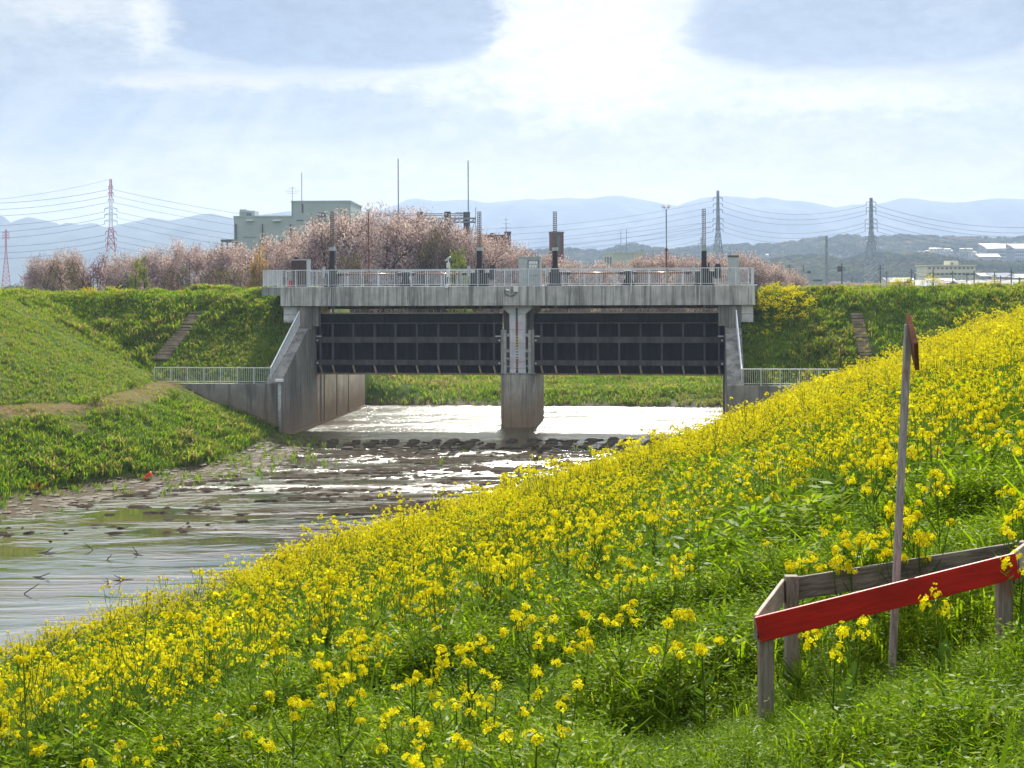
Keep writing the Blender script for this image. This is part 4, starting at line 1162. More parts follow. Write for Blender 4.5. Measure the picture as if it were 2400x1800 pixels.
def veg_rape():
    Tm = [join(*T_rape(rng.uniform(.75, 1.0), int(rng.integers(5, 10)), 11, .030, .0145, leaves=6)) for _ in range(10)]
    Tf = [join(*T_rape(rng.uniform(.85, 1.1), int(rng.integers(7, 12)), 6, .046, .027, leaves=4)) for _ in range(10)]
    VV, AA = [], []
    for (y0, y1, dens, T, m_) in ((11.5, 15, 9, Tm, 1.5), (15, 38, 15, Tm, 2.0), (38, 101, 13, Tf, 2.5)):
        X, Y = sample(-.37 * y1 - 3, .37 * y1 + 3, y0, y1, dens)
        dR = dsh(X, Y); u, w = xy2uw(X, Y)
        dn = .60 + .40 * sstep(Y + 60 * np.clip(X / Y - .05, 0, .3), 15, 28)
        dn = dn * (.12 + .88 * sstep(vnoise(X, Y, .30, 3), .36, .56))
        ok = inview(X, Y, m_) & (dR > .9) & (w < WF - .5) & (rng.random(len(X)) < dn)
        X, Y = X[ok], Y[ok]
        sc = rng.uniform(.62, 1.12, len(X)) * (.72 + .5 * vnoise(X, Y, .35, 2)) * np.where(rng.random(len(X)) < .06, 1.4, 1) * (.45 + .55 * sstep(dR[ok] + rng.normal(0, .8, len(X)), .5, 4.0))
        V, Q, A = scatter(T, np.stack([X, Y, H(X, Y) - .03], -1), sc, rng.normal(0, .10, len(X)), clampf=cl_rape)
        VV.append(V); AA.append(A)
    X, Y = sample(-22, 14, 15, 97, 1.6)
    dR = dsh(X, Y); u, w = xy2uw(X, Y)
    ok = inview(X, Y, 2) & (dR > .2) & (dR < 2.6) & (w < WF - .5) & (vnoise(X, Y, .4, 2) > .42)
    X, Y = X[ok], Y[ok]
    V, Q, A = scatter(Tm, np.stack([X, Y, H(X, Y) - .03], -1), rng.uniform(.7, 1.35, len(X)), rng.normal(0, .1, len(X)), clampf=cl_rape)
    VV.append(V); AA.append(A)
    # thin scatter of flowers along the levee face and around the far side pool
    X, Y = sample(15, 46, 86, 118, 2.4)
    u, w = xy2uw(X, Y)
    ok = inview(X, Y, 2) & (u > 16) & (w > WF + .7) & (w < 9) & (vnoise(X, Y, .35, 2) > .48)
    X, Y = X[ok], Y[ok]
    V, Q, A = scatter(Tf, np.stack([X, Y, H(X, Y) - .15], -1), rng.uniform(.5, .8, len(X)), rng.normal(0, .1, len(X)), clampf=cl_rape)
    VV.append(V); AA.append(A)
    X, Y = sample(-45, -17, 85, 118, .25)
    u, w = xy2uw(X, Y)
    ok = inview(X, Y, 2) & (u < -17) & (w > 0) & (w < 9)
    X, Y = X[ok], Y[ok]
    V, Q, A = scatter(Tf, np.stack([X, Y, H(X, Y) - .2], -1), rng.uniform(.4, .65, len(X)), rng.normal(0, .1, len(X)), clampf=cl_rape)
    VV.append(V); AA.append(A)
    V = np.concatenate(VV); A = np.concatenate(AA)
    o = qobj('rape_blossom', V, np.arange(len(V)).reshape(-1, 4), M['rape'], {'rnd': A})
    tag(o, 'dense yellow mass of rape blossom covering the bank down to the water', 'rape field', kind='stuff')
    # bushy clumps along the levee crest
    me = None
    for (px, py, Yd, n, rad, hh, lab) in ((205, 690, 113, 26, .8, 1.15, 'bright yellow rape clump, the brightest on the levee crest below the red and white pylon'),
                                 (270, 692, 113, 20, .8, 1.0, 'yellow rape clump on the levee crest in front of the small fresh green tree'),
                                 (92, 692, 114, 14, .6, .8, 'small yellow rape clump on the levee crest before the dusky cherry'),
                                 (425, 692, 112, 14, .5, .7, 'low sparse rape clump at the head of the stairs behind the wing wall railing'),
                                 (1838, 688, 104, 150, 2.3, 1.75, 'broad yellow green rape mound on the levee at the end of the sluice deck'),
                                 (2100, 690, 106, 26, .8, 1.25, 'tall pale yellow rape clump on the crest left of the school building'),
                                 (2130, 692, 106, 26, .7, 1.15, 'tall pale yellow rape clump directly behind the top of the leaning stake'),
                                 (2182, 692, 107, 20, .8, 1.25, 'thin upright rape clump on the crest below the cream school'),
                                 (2330, 692, 107, 22, .6, .9, 'low rape clump on the crest below the pale roofed houses')):
        x, y, z = P(px, py, Yd)
        aa = rng.uniform(0, 6.28, n); rr = rad * np.sqrt(rng.random(n))
        xx, yy = rr * np.cos(aa), rr * np.sin(aa)
        zz_ = H(x + xx, y + yy); z0 = float(zz_.min()) - .1
        V, Q, A = scatter(Tf, np.stack([xx, yy, zz_ - z0 - .1], -1), hh * rng.uniform(.75, 1.1, n) * (1 - .45 * (rr / rad) ** 2), rng.normal(0, .1, n), clampf=cl_rape)
        o = qobj('rape_clump', V, Q, M['rape'], {'rnd': A}); o.location = (x, y, z0)
        tag(o, lab, 'rape clump', 'rape clumps along the levee crest')
veg_rape()

# ------------------------------------------------------------------ river bed: rubble, apron blocks, reeds
def T_stone():
    k = 6; q = []
    ang = [2 * math.pi * i / k + rng.uniform(-.25, .25) for i in range(k)]
    ro = [rng.uniform(.8, 1.1) for _ in range(k)]
    b = [np.array([math.cos(a) * r_, math.sin(a) * r_ * .7, -.25]) for a, r_ in zip(ang, ro)]
    m_ = [np.array([math.cos(a) * r_ * 1.02, math.sin(a) * r_ * .72, .12]) for a, r_ in zip(ang, ro)]
    t = [np.array([math.cos(a) * r_ * .72, math.sin(a) * r_ * .5, .26 + rng.uniform(-.05, .06)]) for a, r_ in zip(ang, ro)]
    for i in range(k):
        j = (i + 1) % k; q += [[b[i], b[j], m_[j], m_[i]], [m_[i], m_[j], t[j], t[i]]]
    q += [[t[0], t[1], t[2], t[3]], [t[3], t[4], t[5], t[0]]]
    return tpl(q, [rng.random()] * len(q))
def bed():
    TS = [T_stone() for _ in range(12)]
    X, Y = sample(-20, 14, 62, 97, 16)
    dR = dsh(X, Y); dF = sdist(X, Y, FOOT); u, w = xy2uw(X, Y)
    rif = sstep(Y, 76, 83) * (1 - sstep(Y, 91, 94))
    bars = vnoise(X * .22, Y * .75, 1.0, 3)
    dens = rif * (.12 + .5 * sstep(bars, .40, .60)) + .5 * sstep(bars, .58, .68) * sstep(Y, 62, 74) * (1 - sstep(Y, 91, 94))
    edge = np.exp(-((dR + .4) / 1.1) ** 2) * (Y < 80) * .8
    dens = np.clip(np.maximum(dens, edge), 0, 1)
    ok = (dR < .8) & (dF < -1.2) & (rng.random(len(X)) < dens)
    X, Y = X[ok], Y[ok]
    sc = rng.gamma(2.0, .085, len(X)) + .07
    Z = np.where(rng.random(len(X)) < .5, -.01, -.05) - sc * .05
    V, Q, A = scatter(TS, np.stack([X, Y, Z], -1), sc, zs=np.full(len(X), .55))
    # gravel and weed bars that just break the surface
    gx, gy = np.meshgrid(np.arange(-22, 13, .14), np.arange(60, 96.5, .16))
    dR = dsh(gx, gy); dF = sdist(gx, gy, FOOT)
    rif = sstep(gy, 75, 81) * (1 - sstep(gy, 92.0, 94.0))
    big = vnoise(gx * .30, gy * .55, 1.0, 2); mid = vnoise(gx * .9 + 7, gy * 1.5, 1.0, 3); fn = vnoise(gx * 3.1, gy * 3.6 + 3, 1.0, 2)
    lvl = .62 - .050 * rif + .05 * (1 - sstep(gy, 63, 74))
    hgt = (big * .30 + mid * .42 + fn * .28 - lvl)
    hgt = hgt + .16 * np.exp(-((dR + .5) / .9) ** 2) * (gy < 84)
    hgt = np.where((dF > -.6) | (dR > 1.2), -.3, hgt)
    gz = np.clip(hgt * 1.6, -.25, .07) + (fn - .5) * .06
    gv = np.stack([gx, gy, gz], -1).reshape(-1, 3); gq = grid_quads(*gx.shape)
    gq = gq[(gz.ravel()[gq] > -.05).any(1)]
    used, inv = np.unique(gq, return_inverse=True)
    gb = qobj('gravel', gv[used], inv.reshape(-1, 4), M['wetstone'], {'rnd': np.zeros(len(used))})
    tag(gb, 'brown gravel and weed bars just breaking the surface of the riffle', 'gravel', kind='stuff')
    o = qobj('rubble', V, Q, M['wetstone'], {'rnd': A})
    tag(o, 'wet stone rubble of the shallow riffle below the sluice', 'rubble', kind='stuff')
    # shore stones under the far bank
    X, Y = sample(-36, -12, 48, 98, 5)
    dF = sdist(X, Y, FOOT); u, w = xy2uw(X, Y)
    ok = (dF > -4.2) & (dF < .1) & (w < WF - .3) & (rng.random(len(X)) < .85)
    X, Y, dF = X[ok], Y[ok], dF[ok]
    sc = rng.uniform(.16, .46, len(X))
    V, Q, A = scatter(TS, np.stack([X, Y, H(X, Y, False) - .02], -1), sc, yaw=rng.normal(0.3, .35, len(X)), zs=np.full(len(X), .5))
    o = qobj('shore_rubble', V, Q, M['shorestone'], {'rnd': A})
    tag(o, 'flat damp stones laid along the foot of the far bank', 'shore stones', kind='stuff')
    # reeds and waterweed
    TR = [T_clump(12, .42, .22, .03, .2) for _ in range(6)]
    X, Y = sample(-19, 12, 70, 97, 1.6)
    dR = dsh(X, Y); dF = sdist(X, Y, FOOT)
    pr_ = np.clip(.55 * np.exp(-((dF + 3.2) / 2.0) ** 2) + .5 * sstep(vnoise(X, Y, .35, 2), .58, .72) * sstep(Y, 80, 86) * (.3 + .7 * sstep(-X, 0, 12)), 0, 1)
    ok = (dR < .5) & (dF < .5) & (rng.random(len(X)) < pr_)
    X, Y = X[ok], Y[ok]
    V1, Q, A1 = scatter(TR, np.stack([X, Y, np.full(len(X), -.05)], -1), rng.uniform(.4, 1.25, len(X)) , rng.normal(0.05, .12, len(X)))
    X, Y = sample(-36, -12, 55, 98, 5)
    dF = sdist(X, Y, FOOT)
    ok = (dF > -3.2) & (dF < .3) & (vnoise(X, Y, .5, 2) > .47)
    X, Y = X[ok], Y[ok]
    V2, Q, A2 = scatter(TR, np.stack([X, Y, H(X, Y) - .02], -1), rng.uniform(.5, 1.0, len(X)), rng.normal(0.05, .12, len(X)))
    V = np.concatenate([V1, V2]); A = np.concatenate([A1, A2])
    o = qobj('reed_grass', V, np.arange(len(V)).reshape(-1, 4), M['grass'], {'rnd': A})
    tag(o, 'tufts of reed grass growing out of the shallow riffle', 'reeds', kind='stuff')
bed()
# rows of round apron blocks in front of the pier
blk = MB()
k = 12
ring = lambda r_, z: [(r_ * math.cos(2 * math.pi * i / k), r_ * math.sin(2 * math.pi * i / k), z) for i in range(k)]
blk.v = ring(.40, -.3) + ring(.43, .05) + ring(.32, .16) + ring(.12, .17)
blk.f = [(r_ * k + i, r_ * k + (i + 1) % k, (r_ + 1) * k + (i + 1) % k, (r_ + 1) * k + i) for r_ in range(3) for i in range(k)] + [tuple(range(3 * k, 4 * k))]
proto = None
for ci in range(19):
    for ri in range(5):
        px = 740 + ci * 46.5 + ri * -5 + rng.uniform(-5, 5)
        y = 96.6 - ri * 1.12 + rng.uniform(-.15, .15)
        a, _ = ray(px, 1040); x = a * y
        if dsh(np.array([x]), np.array([y]))[0] > -.5 or sdist(np.array([x]), np.array([y]), FOOT)[0] > -1.0: continue
        if rng.random() < .12: continue
        if proto is None:
            proto = blk.build('apron_block', M['apron'], smooth=False); o = proto
            tag(o, 'round dark concrete block, one of the low rows across the stream before the pier', 'concrete block', 'round apron blocks in the stream')
        else:
            o = proto.copy(); COL.objects.link(o)
        o.location = (x, y, rng.uniform(-.09, -.02)); o.rotation_euler = (rng.normal(0, .05), rng.normal(0, .05), rng.uniform(0, 3))
        s_ = rng.uniform(.75, 1.1); o.scale = (s_, s_ * .9, 1)
# dead twigs in the calm water, litter at the shore
for i, (px, py) in enumerate([(252, 1312), (287, 1360), (254, 1368), (92, 1354), (217, 1289), (323, 1300), (58, 1392), (108, 1296)]):
    a, b_ = ray(px, py); y = -ZC / b_; x = a * y
    m_ = MB(); dx = rng.uniform(-.3, .3)
    hs = rng.uniform(.4, .9); dx *= .6; k2 = rng.uniform(-.35, .35)
    m_.tube([(-.1, 0, -.3), (0, 0, .03), (dx, .05, .16 * hs), (dx * 2.2, .1, .30 * hs), (dx * 2.6 + k2 * .3, .1, .38 * hs)], [.025, .022, .018, .012, .005], 5)
    if i % 3: m_.tube([(dx * .6, .03, .10 * hs), (k2, .0, .2 * hs), (k2 * 1.7, .05, .22 * hs)], [.014, .010, .004], 5)
    if i % 2: m_.tube([(-.5, .1, -.02), (0, 0, .03), (.35, -.1, .01)], [.01, .02, .006], 5)
    o = m_.build('twig', M['bark']); o.location = (x, y, 0); o.rotation_euler = (0, 0, rng.uniform(-.5, .5))
    tag(o, 'dead forked twig poking out of the calm water near the flowers', 'twig', 'dead twigs in the calm water')
x, y, z = hit(343, 1123, 60)
m_ = MB(); m_.prism([(-.28, 0), (.30, .18), (.24, .40), (-.05, .22)], -.12, .12); m_.prism([(-.2, .02), (.1, .02), (.05, .16), (-.15, .14)], -.25, -.121)
o = m_.build('litter', M['litter_red'], bevel=.03); o.location = (x, y, z)
tag(o, 'scrap of bright red plastic lying on the shore stones', 'litter')
x, y, z = hit(76, 1150, 60)
V, Q, A = scatter([T_clump(14, .5, .5, .07)], np.array([[0, 0, 0], [.3, .1, 0], [-.25, 0, 0.]]), np.array([1.0, .8, .8]), np.array([.3, .2, .3]))
o = qobj('amber_shrub', V, Q, M['amber'], {'rnd': A}); o.location = (x, y, z)
tag(o, 'small amber leaved shrub at the foot of the far bank', 'shrub')
# ------------------------------------------------------------------ trees behind the levee
def T_tree(width, height, n_clump, per, leaf, trunk=.30, twig=.28, dome=1.0, seed=0):
    """unit builder: returns crown (V,attr) and branch MB. crown is made of many small faces in clumps at branch ends"""
    r_ = np.random.default_rng(100 + seed)
    mb = MB(); h0 = height * trunk * .55
    mb.tube([(0, 0, -.6), (0.05, 0, h0 * .5), (0.1, .05, h0)], [.34, .28, .24], 7)
    cl = []
    nl = 7
    for i in range(nl):
        t = 2 * math.pi * i / nl + r_.uniform(-.3, .3); e = r_.uniform(.25, .8)
        L = width * .5 * r_.uniform(.7, .95)
        p1 = np.array([math.cos(t) * L * .45, math.sin(t) * L * .45, h0 + height * .25 * e + .4]); p2 = np.array([math.cos(t) * L, math.sin(t) * L, h0 + (height - h0) * (.45 + .4 * e)])
        mb.tube([(0.1, .05, h0 - .1), tuple(p1), tuple(p2)], [.17, .11, .03], 5)
        for j in range(4):
            f = r_.uniform(.3, 1.0); s_ = p1 * (1 - f) + p2 * f
            q = s_ + np.array([r_.normal(0, width * .13), r_.normal(0, width * .13), abs(r_.normal(0, height * .13)) + .5])
            mb.tube([tuple(s_), tuple((s_ + q) / 2 + [0, 0, .15]), tuple(q)], [.06, .04, .012], 4)
    for i in range(n_clump):
        u_ = r_.random(); t = r_.uniform(0, 2 * math.pi); z = u_ ** .8
        rad = r_.uniform(.55, 1.0) ** .5
        rr = math.sqrt(max(0, 1 - z * z * .92)) * rad
        zz_ = h0 * 1.0 + (height - h0) * (z * rad * dome)
        cl.append((math.cos(t) * rr * width / 2, math.sin(t) * rr * width / 2, zz_, r_.uniform(.6, 1.25), r_.random()))
    q, a = [], []
    for cx, cy_, cz, cs, cv in cl:
        n = int(per * cs)
        sp = np.array([.85, .85, .5]) * cs * width / 11
        pts = np.clip(r_.normal(0, 1, (n, 3)), -1.7, 1.7) * sp + [cx, cy_, cz]
        pts[:, 2] = np.maximum(pts[:, 2], h0 * .7)
        for p_ in pts:
            if r_.random() < twig:
                d = r_.normal(0, 1, 3) + np.array([cx, cy_, 2.0]) * .25; d /= np.linalg.norm(d); L = r_.uniform(.25, .7)
                s_ = np.cross(d, r_.normal(0, 1, 3)); s_ = s_ / np.linalg.norm(s_) * .022
                q.append([p_ - s_, p_ + s_, p_ + d * L + s_ * .5, p_ + d * L - s_ * .5]); a.append(r_.uniform(0, .20))
            else:
                n_ = r_.normal(0, 1, 3); n_ /= np.linalg.norm(n_)
                s1 = np.cross(n_, [.2, .3, .9]); s1 /= np.linalg.norm(s1); s2 = np.cross(n_, s1); l = leaf * r_.uniform(.6, 1.3)
                q.append([p_ - s1 * l, p_ - s2 * l * .7, p_ + s1 * l, p_ + s2 * l * .7]); a.append(float(np.clip(.28 + .72 * (cv * .55 + r_.random() * .45), .27, 1)))
    return np.array(q), np.array(a), mb
def tree_proto(width, height, n_clump, per, leaf, mat, seed, **kw):
    q, a, mb = T_tree(width, height, n_clump, per, leaf, seed=seed, **kw)
    zt_ = np.percentile(q[:, :, 2], 99.3); wx = np.percentile(np.hypot(q[:, :, 0], q[:, :, 1]), 98) * 2
    height, width = zt_, wx
    v = q.reshape(-1, 3)
    crown = qmesh('crown', v, np.arange(len(v)).reshape(-1, 4), mat, {'rnd': np.repeat(a, 4)})
    o = mb.build('trunk', M['bark']); tr = o.data; bpy.data.objects.remove(o)
    return crown, tr, height, width
PR = {'cherry': [tree_proto(11, 9, 170, 180, .105, M['cherry'], s, trunk=.22, twig=.19) for s in (1, 2, 3, 4)],
      'budding': [tree_proto(9, 8, 70, 90, .10, M['budding'], s, twig=.6) for s in (11, 12)],
      'spring': [tree_proto(5, 8, 55, 80, .12, M['spring'], 21, twig=.1)],
      'amber': [tree_proto(6, 7, 45, 80, .12, M['amber'], 31, twig=.15)],
      'plum': [tree_proto(8, 7, 60, 80, .11, M['plum'], 41, twig=.4)],
      'dusky': [tree_proto(5, 6, 45, 80, .11, M['dusky'], 51, twig=.2)]}
def tree(kind, px, ytop, Y, wpx, label, group=None, var=None, zbase=None):
    a, b_ = ray(px, ytop); x = a * Y; zt = ZC + b_ * Y
    zb = H1(x, Y) if zbase is None else zbase
    ps = PR[kind]; cr_, tr_, h_, w_ = ps[(var if var is not None else int(rng.integers(0, len(ps)))) % len(ps)]
    t = thing({'cherry': 'cherry_tree', 'budding': 'bare_tree', 'spring': 'green_tree', 'amber': 'amber_tree', 'plum': 'plum_tree', 'dusky': 'evergreen_tree'}[kind], label, 'tree', (x, Y, zb), rng.uniform(0, 6.28), group)
    sw = (wpx / F * Y) / w_; sh = (zt - zb) / h_
    t.scale = (sw, sw, sh)
    for nm, me in (('crown', cr_), ('trunk', tr_)):
        o = bpy.data.objects.new(nm, me); COL.objects.link(o); o.parent = t
CH = 'cherry trees behind the levee'
for k_, px, yt, Y, w_, lab in (
    ('cherry', 105, 608, 172, 130, 'dusky pink cherry at the open end of the row, beside the bluish plain'),
    ('cherry', 160, 594, 180, 130, 'dusky cherry with bare dark top twigs behind the brown bare tree'),
    ('budding', 155, 612, 160, 150, 'bare brown tree with ochre buds in front of the dusky cherries'),
    ('plum', 235, 603, 176, 120, 'maroon budding tree at the foot of the red and white pylon'),
    ('dusky', 285, 655, 158, 60, 'low dark evergreen in front of the pink row, under the pylon'),
    ('cherry', 290, 602, 170, 130, 'pink cherry just beyond the pylon foot, behind the small green tree'),
    ('spring', 327, 606, 155, 62, 'small fresh green tree standing alone in front of the pink cherries'),
    ('cherry', 360, 590, 178, 150, 'pink cherry directly above the fresh green tree'),
    ('budding', 420, 622, 160, 110, 'bare ochre tree among the cherries above the stairs'),
    ('cherry', 440, 576, 176, 150, 'broad pink cherry between the green tree and grey building'),
    ('cherry', 520, 580, 172, 150, 'bright pink cherry under the dark canopy of the grey building'),
    ('cherry', 585, 581, 180, 150, 'pink cherry below the blank wall of the grey building'),
    ('amber', 606, 580, 165, 60, 'amber leaved tree glowing among the pink cherries'),
    ('budding', 530, 630, 150, 170, 'olive brown thicket of bare twigs on the levee before the cherries'),
    ('budding', 620, 640, 146, 120, 'olive bare shrub next to the end of the sluice railing'),
    ('cherry', 650, 566, 172, 170, 'large pink cherry behind the brown cabinet'),
    ('cherry', 720, 540, 180, 190, 'tall pink cherry overlapping the corner of the grey tower block'),
    ('cherry', 790, 508, 176, 210, 'tall cherry between the first hoist and the rusty lamp post'),
    ('cherry', 880, 500, 172, 240, 'tallest cherry of the row, crowned with bare dark twigs'),
    ('budding', 825, 598, 158, 100, 'olive bare tree in front of the tall cherries, by the lamp post'),
    ('cherry', 965, 502, 178, 210, 'high cherry under the railway gantry girder'),
    ('cherry', 1035, 520, 174, 190, 'brownish pink cherry behind the solar panel post'),
    ('budding', 1020, 530, 168, 130, 'ochre tinted bare tree in the shoulder of the high cherries'),
    ('spring', 1075, 588, 158, 70, 'flat yellow green bush between solar panel post and second hoist'),
    ('cherry', 1100, 545, 172, 160, 'cherry sloping down behind the second hoist'),
    ('cherry', 1160, 560, 178, 150, 'cherry below the low maroon house with the aerial'),
    ('cherry', 1215, 582, 172, 130, 'cherry behind the grey cabinet with the window'),
    ('cherry', 1275, 598, 180, 130, 'cherry at the foot of the maroon tower'),
    ('cherry', 1330, 612, 176, 120, 'low pink cherry just past the third hoist'),
    ('cherry', 1395, 620, 172, 120, 'low pink cherry in front of the beige flat roofed building'),
    ('cherry', 1455, 618, 180, 120, 'low pink cherry above the second bearing stand'),
    ('cherry', 1510, 604, 176, 120, 'pink cherry close to the lamp post with the collar'),
    ('cherry', 1560, 600, 182, 120, 'pink cherry directly behind the lamp post with the collar'),
    ('cherry', 1615, 606, 174, 120, 'pink cherry between the lamp post and the last hoist'),
    ('cherry', 1675, 602, 178, 130, 'pink cherry below the grey lattice pylon'),
    ('cherry', 1740, 598, 172, 130, 'pink cherry with bare twigs behind the tall narrow cabinet'),
    ('cherry', 1800, 616, 170, 130, 'dusty pink cherry above the yellow rape mound'),
    ('cherry', 1850, 636, 174, 110, 'last low pink cherry of the row, next to the white building'),
    ('amber', 2405, 668, 128, 50, 'orange brown bush on the levee at the picture edge'),
    ('budding', 2222, 662, 260, 62, 'round brown bare bush below the cream school'),
    ('budding', 1960, 672, 300, 60, 'pale brown bare bush beside the thick pole'),
    ('budding', 2010, 676, 300, 60, 'low grey brown bush between the poles with crossarms'),
    ('dusky', 30, 668, 300, 90, 'hazy bluish trees low on the plain at the far end')):
    tree(k_, px, yt, Y, w_, lab, CH if k_ == 'cherry' else None)
for i, px in enumerate(range(1925, 2180, 32)):
    tree('cherry', px + rng.uniform(-5, 5), 664 + rng.uniform(-4, 4), 560 + rng.uniform(-20, 20), 55, 'hazy lilac pink cherry in the distant row around the dark pylon foot', 'distant cherries around the dark pylon', zbase=4.4)

# ------------------------------------------------------------------ pylons, poles, aerials
def pylon(label, px, ytop, ybase, Y, wb_px, arms, mats, zb=4.5, bands=None, group=None):
    a, _ = ray(px, (ytop + ybase) / 2); x = a * Y
    zt = ZC + ray(px, ytop)[1] * Y
    t = thing('pylon', label, 'pylon', (x, Y, zb), R(18), group)
    hgt = zt - zb; wb = wb_px / F * Y / 2
    r_ = max(.07, .17 * Y / 600)
    def half(f): return wb * (.10 + .90 * max(0, 1 - f / .62) ** 1.0 * .72 + .18 * max(0, 1 - f))
    nl = 15; lv = [0] + [1 - (1 - k / nl) ** 1.15 for k in range(1, nl + 1)]
    nb = len(mats)
    parts = [MB() for _ in mats]
    for k in range(nl):
        f0, f1 = lv[k], lv[k + 1]; h0, h1 = half(f0), half(f1); z0, z1 = f0 * hgt, f1 * hgt
        mb = parts[(bands[k] if bands else 0)]
        c0 = [(-h0, -h0, z0), (h0, -h0, z0), (h0, h0, z0), (-h0, h0, z0)]; c1 = [(-h1, -h1, z1), (h1, -h1, z1), (h1, h1, z1), (-h1, h1, z1)]
        for i in range(4):
            j = (i + 1) % 4
            mb.bar(c0[i], c1[i], r_ * 1.5); mb.bar(c0[i], c1[j], r_ * .8); mb.bar(c0[j], c1[i], r_ * .8); mb.bar(c1[i], c1[j], r_ * .8)
    for i, mb in enumerate(parts): mb.build('lattice', mats[i], t, org=(0, 0, 0))
    pts = []
    ca, sa = math.cos(R(18)), math.sin(R(18))
    for (ya, halfpx) in arms:
        z = ZC + ray(px, ya)[1] * Y - zb; L = halfpx / F * Y
        mb = MB()
        for s in (-1, 1):
            mb.bar((0, 0, z + .9), (s * L, 0, z), r_); mb.bar((0, 0, z - .1), (s * L, 0, z), r_); mb.bar((s * L, 0, z), (s * L, 0, z - 1.3), r_ * 1.2)
        mb.build('crossarm', mats[-1] if not bands else M['galva'], t, org=(0, 0, 0))
        pts.append([(x + s * L * ca, Y + s * L * sa, z + zb - 1.3) for s in (-1, 1)])
    return pts, (x, Y, zt)
PYL = 'lattice pylons'
armsA = [(437, 5), (452, 6), (467, 6), (489, 14), (503, 14), (518, 14), (543, 12), (558, 12), (572, 12)]
bandsA = [1, 1, 0, 0, 0, 1, 1, 0, 0, 0, 1, 1, 0, 0, 1]
pA_, tA_ = pylon('tall red and white banded lattice pylon beyond the pink cherry row', 260, 420, 655, 600, 42, armsA, [M['pylonwhite'], M['pylonred']], bands=[1, 1, 0, 0, 0, 1, 1, 1, 0, 0, 0, 0, 1, 1, 1], group=PYL)
armsB = [(464, 12), (478, 12), (492, 12), (513, 13), (525, 13), (537, 13)]
pB_, tB_ = pylon('slim blue grey lattice pylon right behind the last hoist', 1683, 447, 655, 700, 34, armsB, [M['galva']], group=PYL)
armsC = [(474, 13), (486, 13), (495, 13), (515, 16), (525, 16), (535, 16), (554, 14), (566, 14)]
pC_, tC_ = pylon('dark wide footed lattice pylon standing over the distant cherries', 2042, 464, 668, 600, 40, armsC, [M['galva']], group=PYL)
pD_, tD_ = pylon('small hazy reddish pylon at the open plain beside the cherry row', 14, 538, 660, 1000, 22, [(545, 7), (552, 7), (558, 7)], [M['pylonred']], group=PYL)
pE_, tE_ = pylon('tiny far pylon barely visible over the wooded hill', 1644, 556, 650, 1500, 14, [(563, 8), (570, 8)], [M['galva']], group=PYL)
def wire(name, label, a, b_, sag, r_, group):
    a, b_ = Vector(a), Vector(b_); pts = []
    for k in range(17):
        f = k / 16; p_ = a.lerp(b_, f); p_.z -= sag * 4 * f * (1 - f); pts.append(tuple(p_ - a))
    o = MB().tube(pts, r_, 4, cap=False).build(name, M['wire'])
    o.location = a
    tag(o, label, 'power line', group)
g1 = 'power lines left of the red and white pylon'
yl = [(468, 482, 496), (520, 535, 549), (564, 579, 592)]
for i, pr2 in enumerate(pA_):
    xl, yl_, zl_ = P(-260, [448, 463, 478, 502, 518, 532, 546, 561, 574][i] + 18, 560)
    wire('power_line', 'thin power line crossing the sky from picture edge to red and white pylon', pr2[0], (xl, yl_, zl_), 3.5, .07, g1)
    tgt = pB_[min(i, 5)][0] if i < 6 else P(1683, 545 + 8 * (i - 5), 700)
    wire('power_line', 'long sagging power line from red and white pylon over the cherries', pr2[1], tgt, 15, .06, 'power lines over the cherry row')
for i, pr2 in enumerate(pB_):
    wire('power_line', 'power line dipping between the slim grey pylon and dark pylon', pr2[1], pC_[i][0], 5, .07, 'power lines between the two grey pylons')
for i, pr2 in enumerate(pC_[:6]):
    wire('power_line', 'power line running from dark pylon out over the town', pr2[1], P(2620, [505, 518, 528, 540, 552, 563][i], 640), 7, .07, 'power lines over the town')
for i in range(3):
    wire('power_line', 'thin power line climbing behind third hoist to the slim grey pylon', pB_[i + 3][0], P(560, [606, 616, 626][i], 820), 4, .06, 'power lines behind the third hoist')
wire('power_line', 'faint topmost earth wire from red and white pylon to the picture edge', tA_, P(-260, 478, 560), 3, .05, None)

def mast(name, label, cat, px, yt, Y, r_, mat, zb=4.5, arms=(), ant=None, group=None, yb=None):
    a, b_ = ray(px, yt); x = a * Y; zt = ZC + b_ * Y
    if yb is not None: zb = ZC + ray(px, yb)[1] * Y
    t = thing(name, label, cat, (x, Y, zb), 0, group)
    MB().tube([(0, 0, 0), (0, 0, zt - zb)], [r_, r_ * .75], 7).build('pole', mat, t)
    for (ya, L) in arms:
        z = ZC + ray(px, ya)[1] * Y - zb; L = L / F * Y
        MB().bar((-L, 0, z), (L, 0, z), r_ * .9).build('crossarm', mat, t)
    if ant:
        for (ya, L) in ant:
            z = ZC + ray(px, ya)[1] * Y - zb; L = L / F * Y
            b = MB(); b.bar((-L, 0, z), (L, 0, z), .05)
            for k in range(5):
                xx = -L + 2 * L * k / 4; b.bar((xx, -.5, z), (xx, .5, z), .04)
            b.build('aerial', mat, t)
    return t
UP = 'utility poles of the town'
mast('mast', 'thick dark mast with side antenna rising beside the white building', 'mast', 1937, 553, 330, .38, M['greypole'])
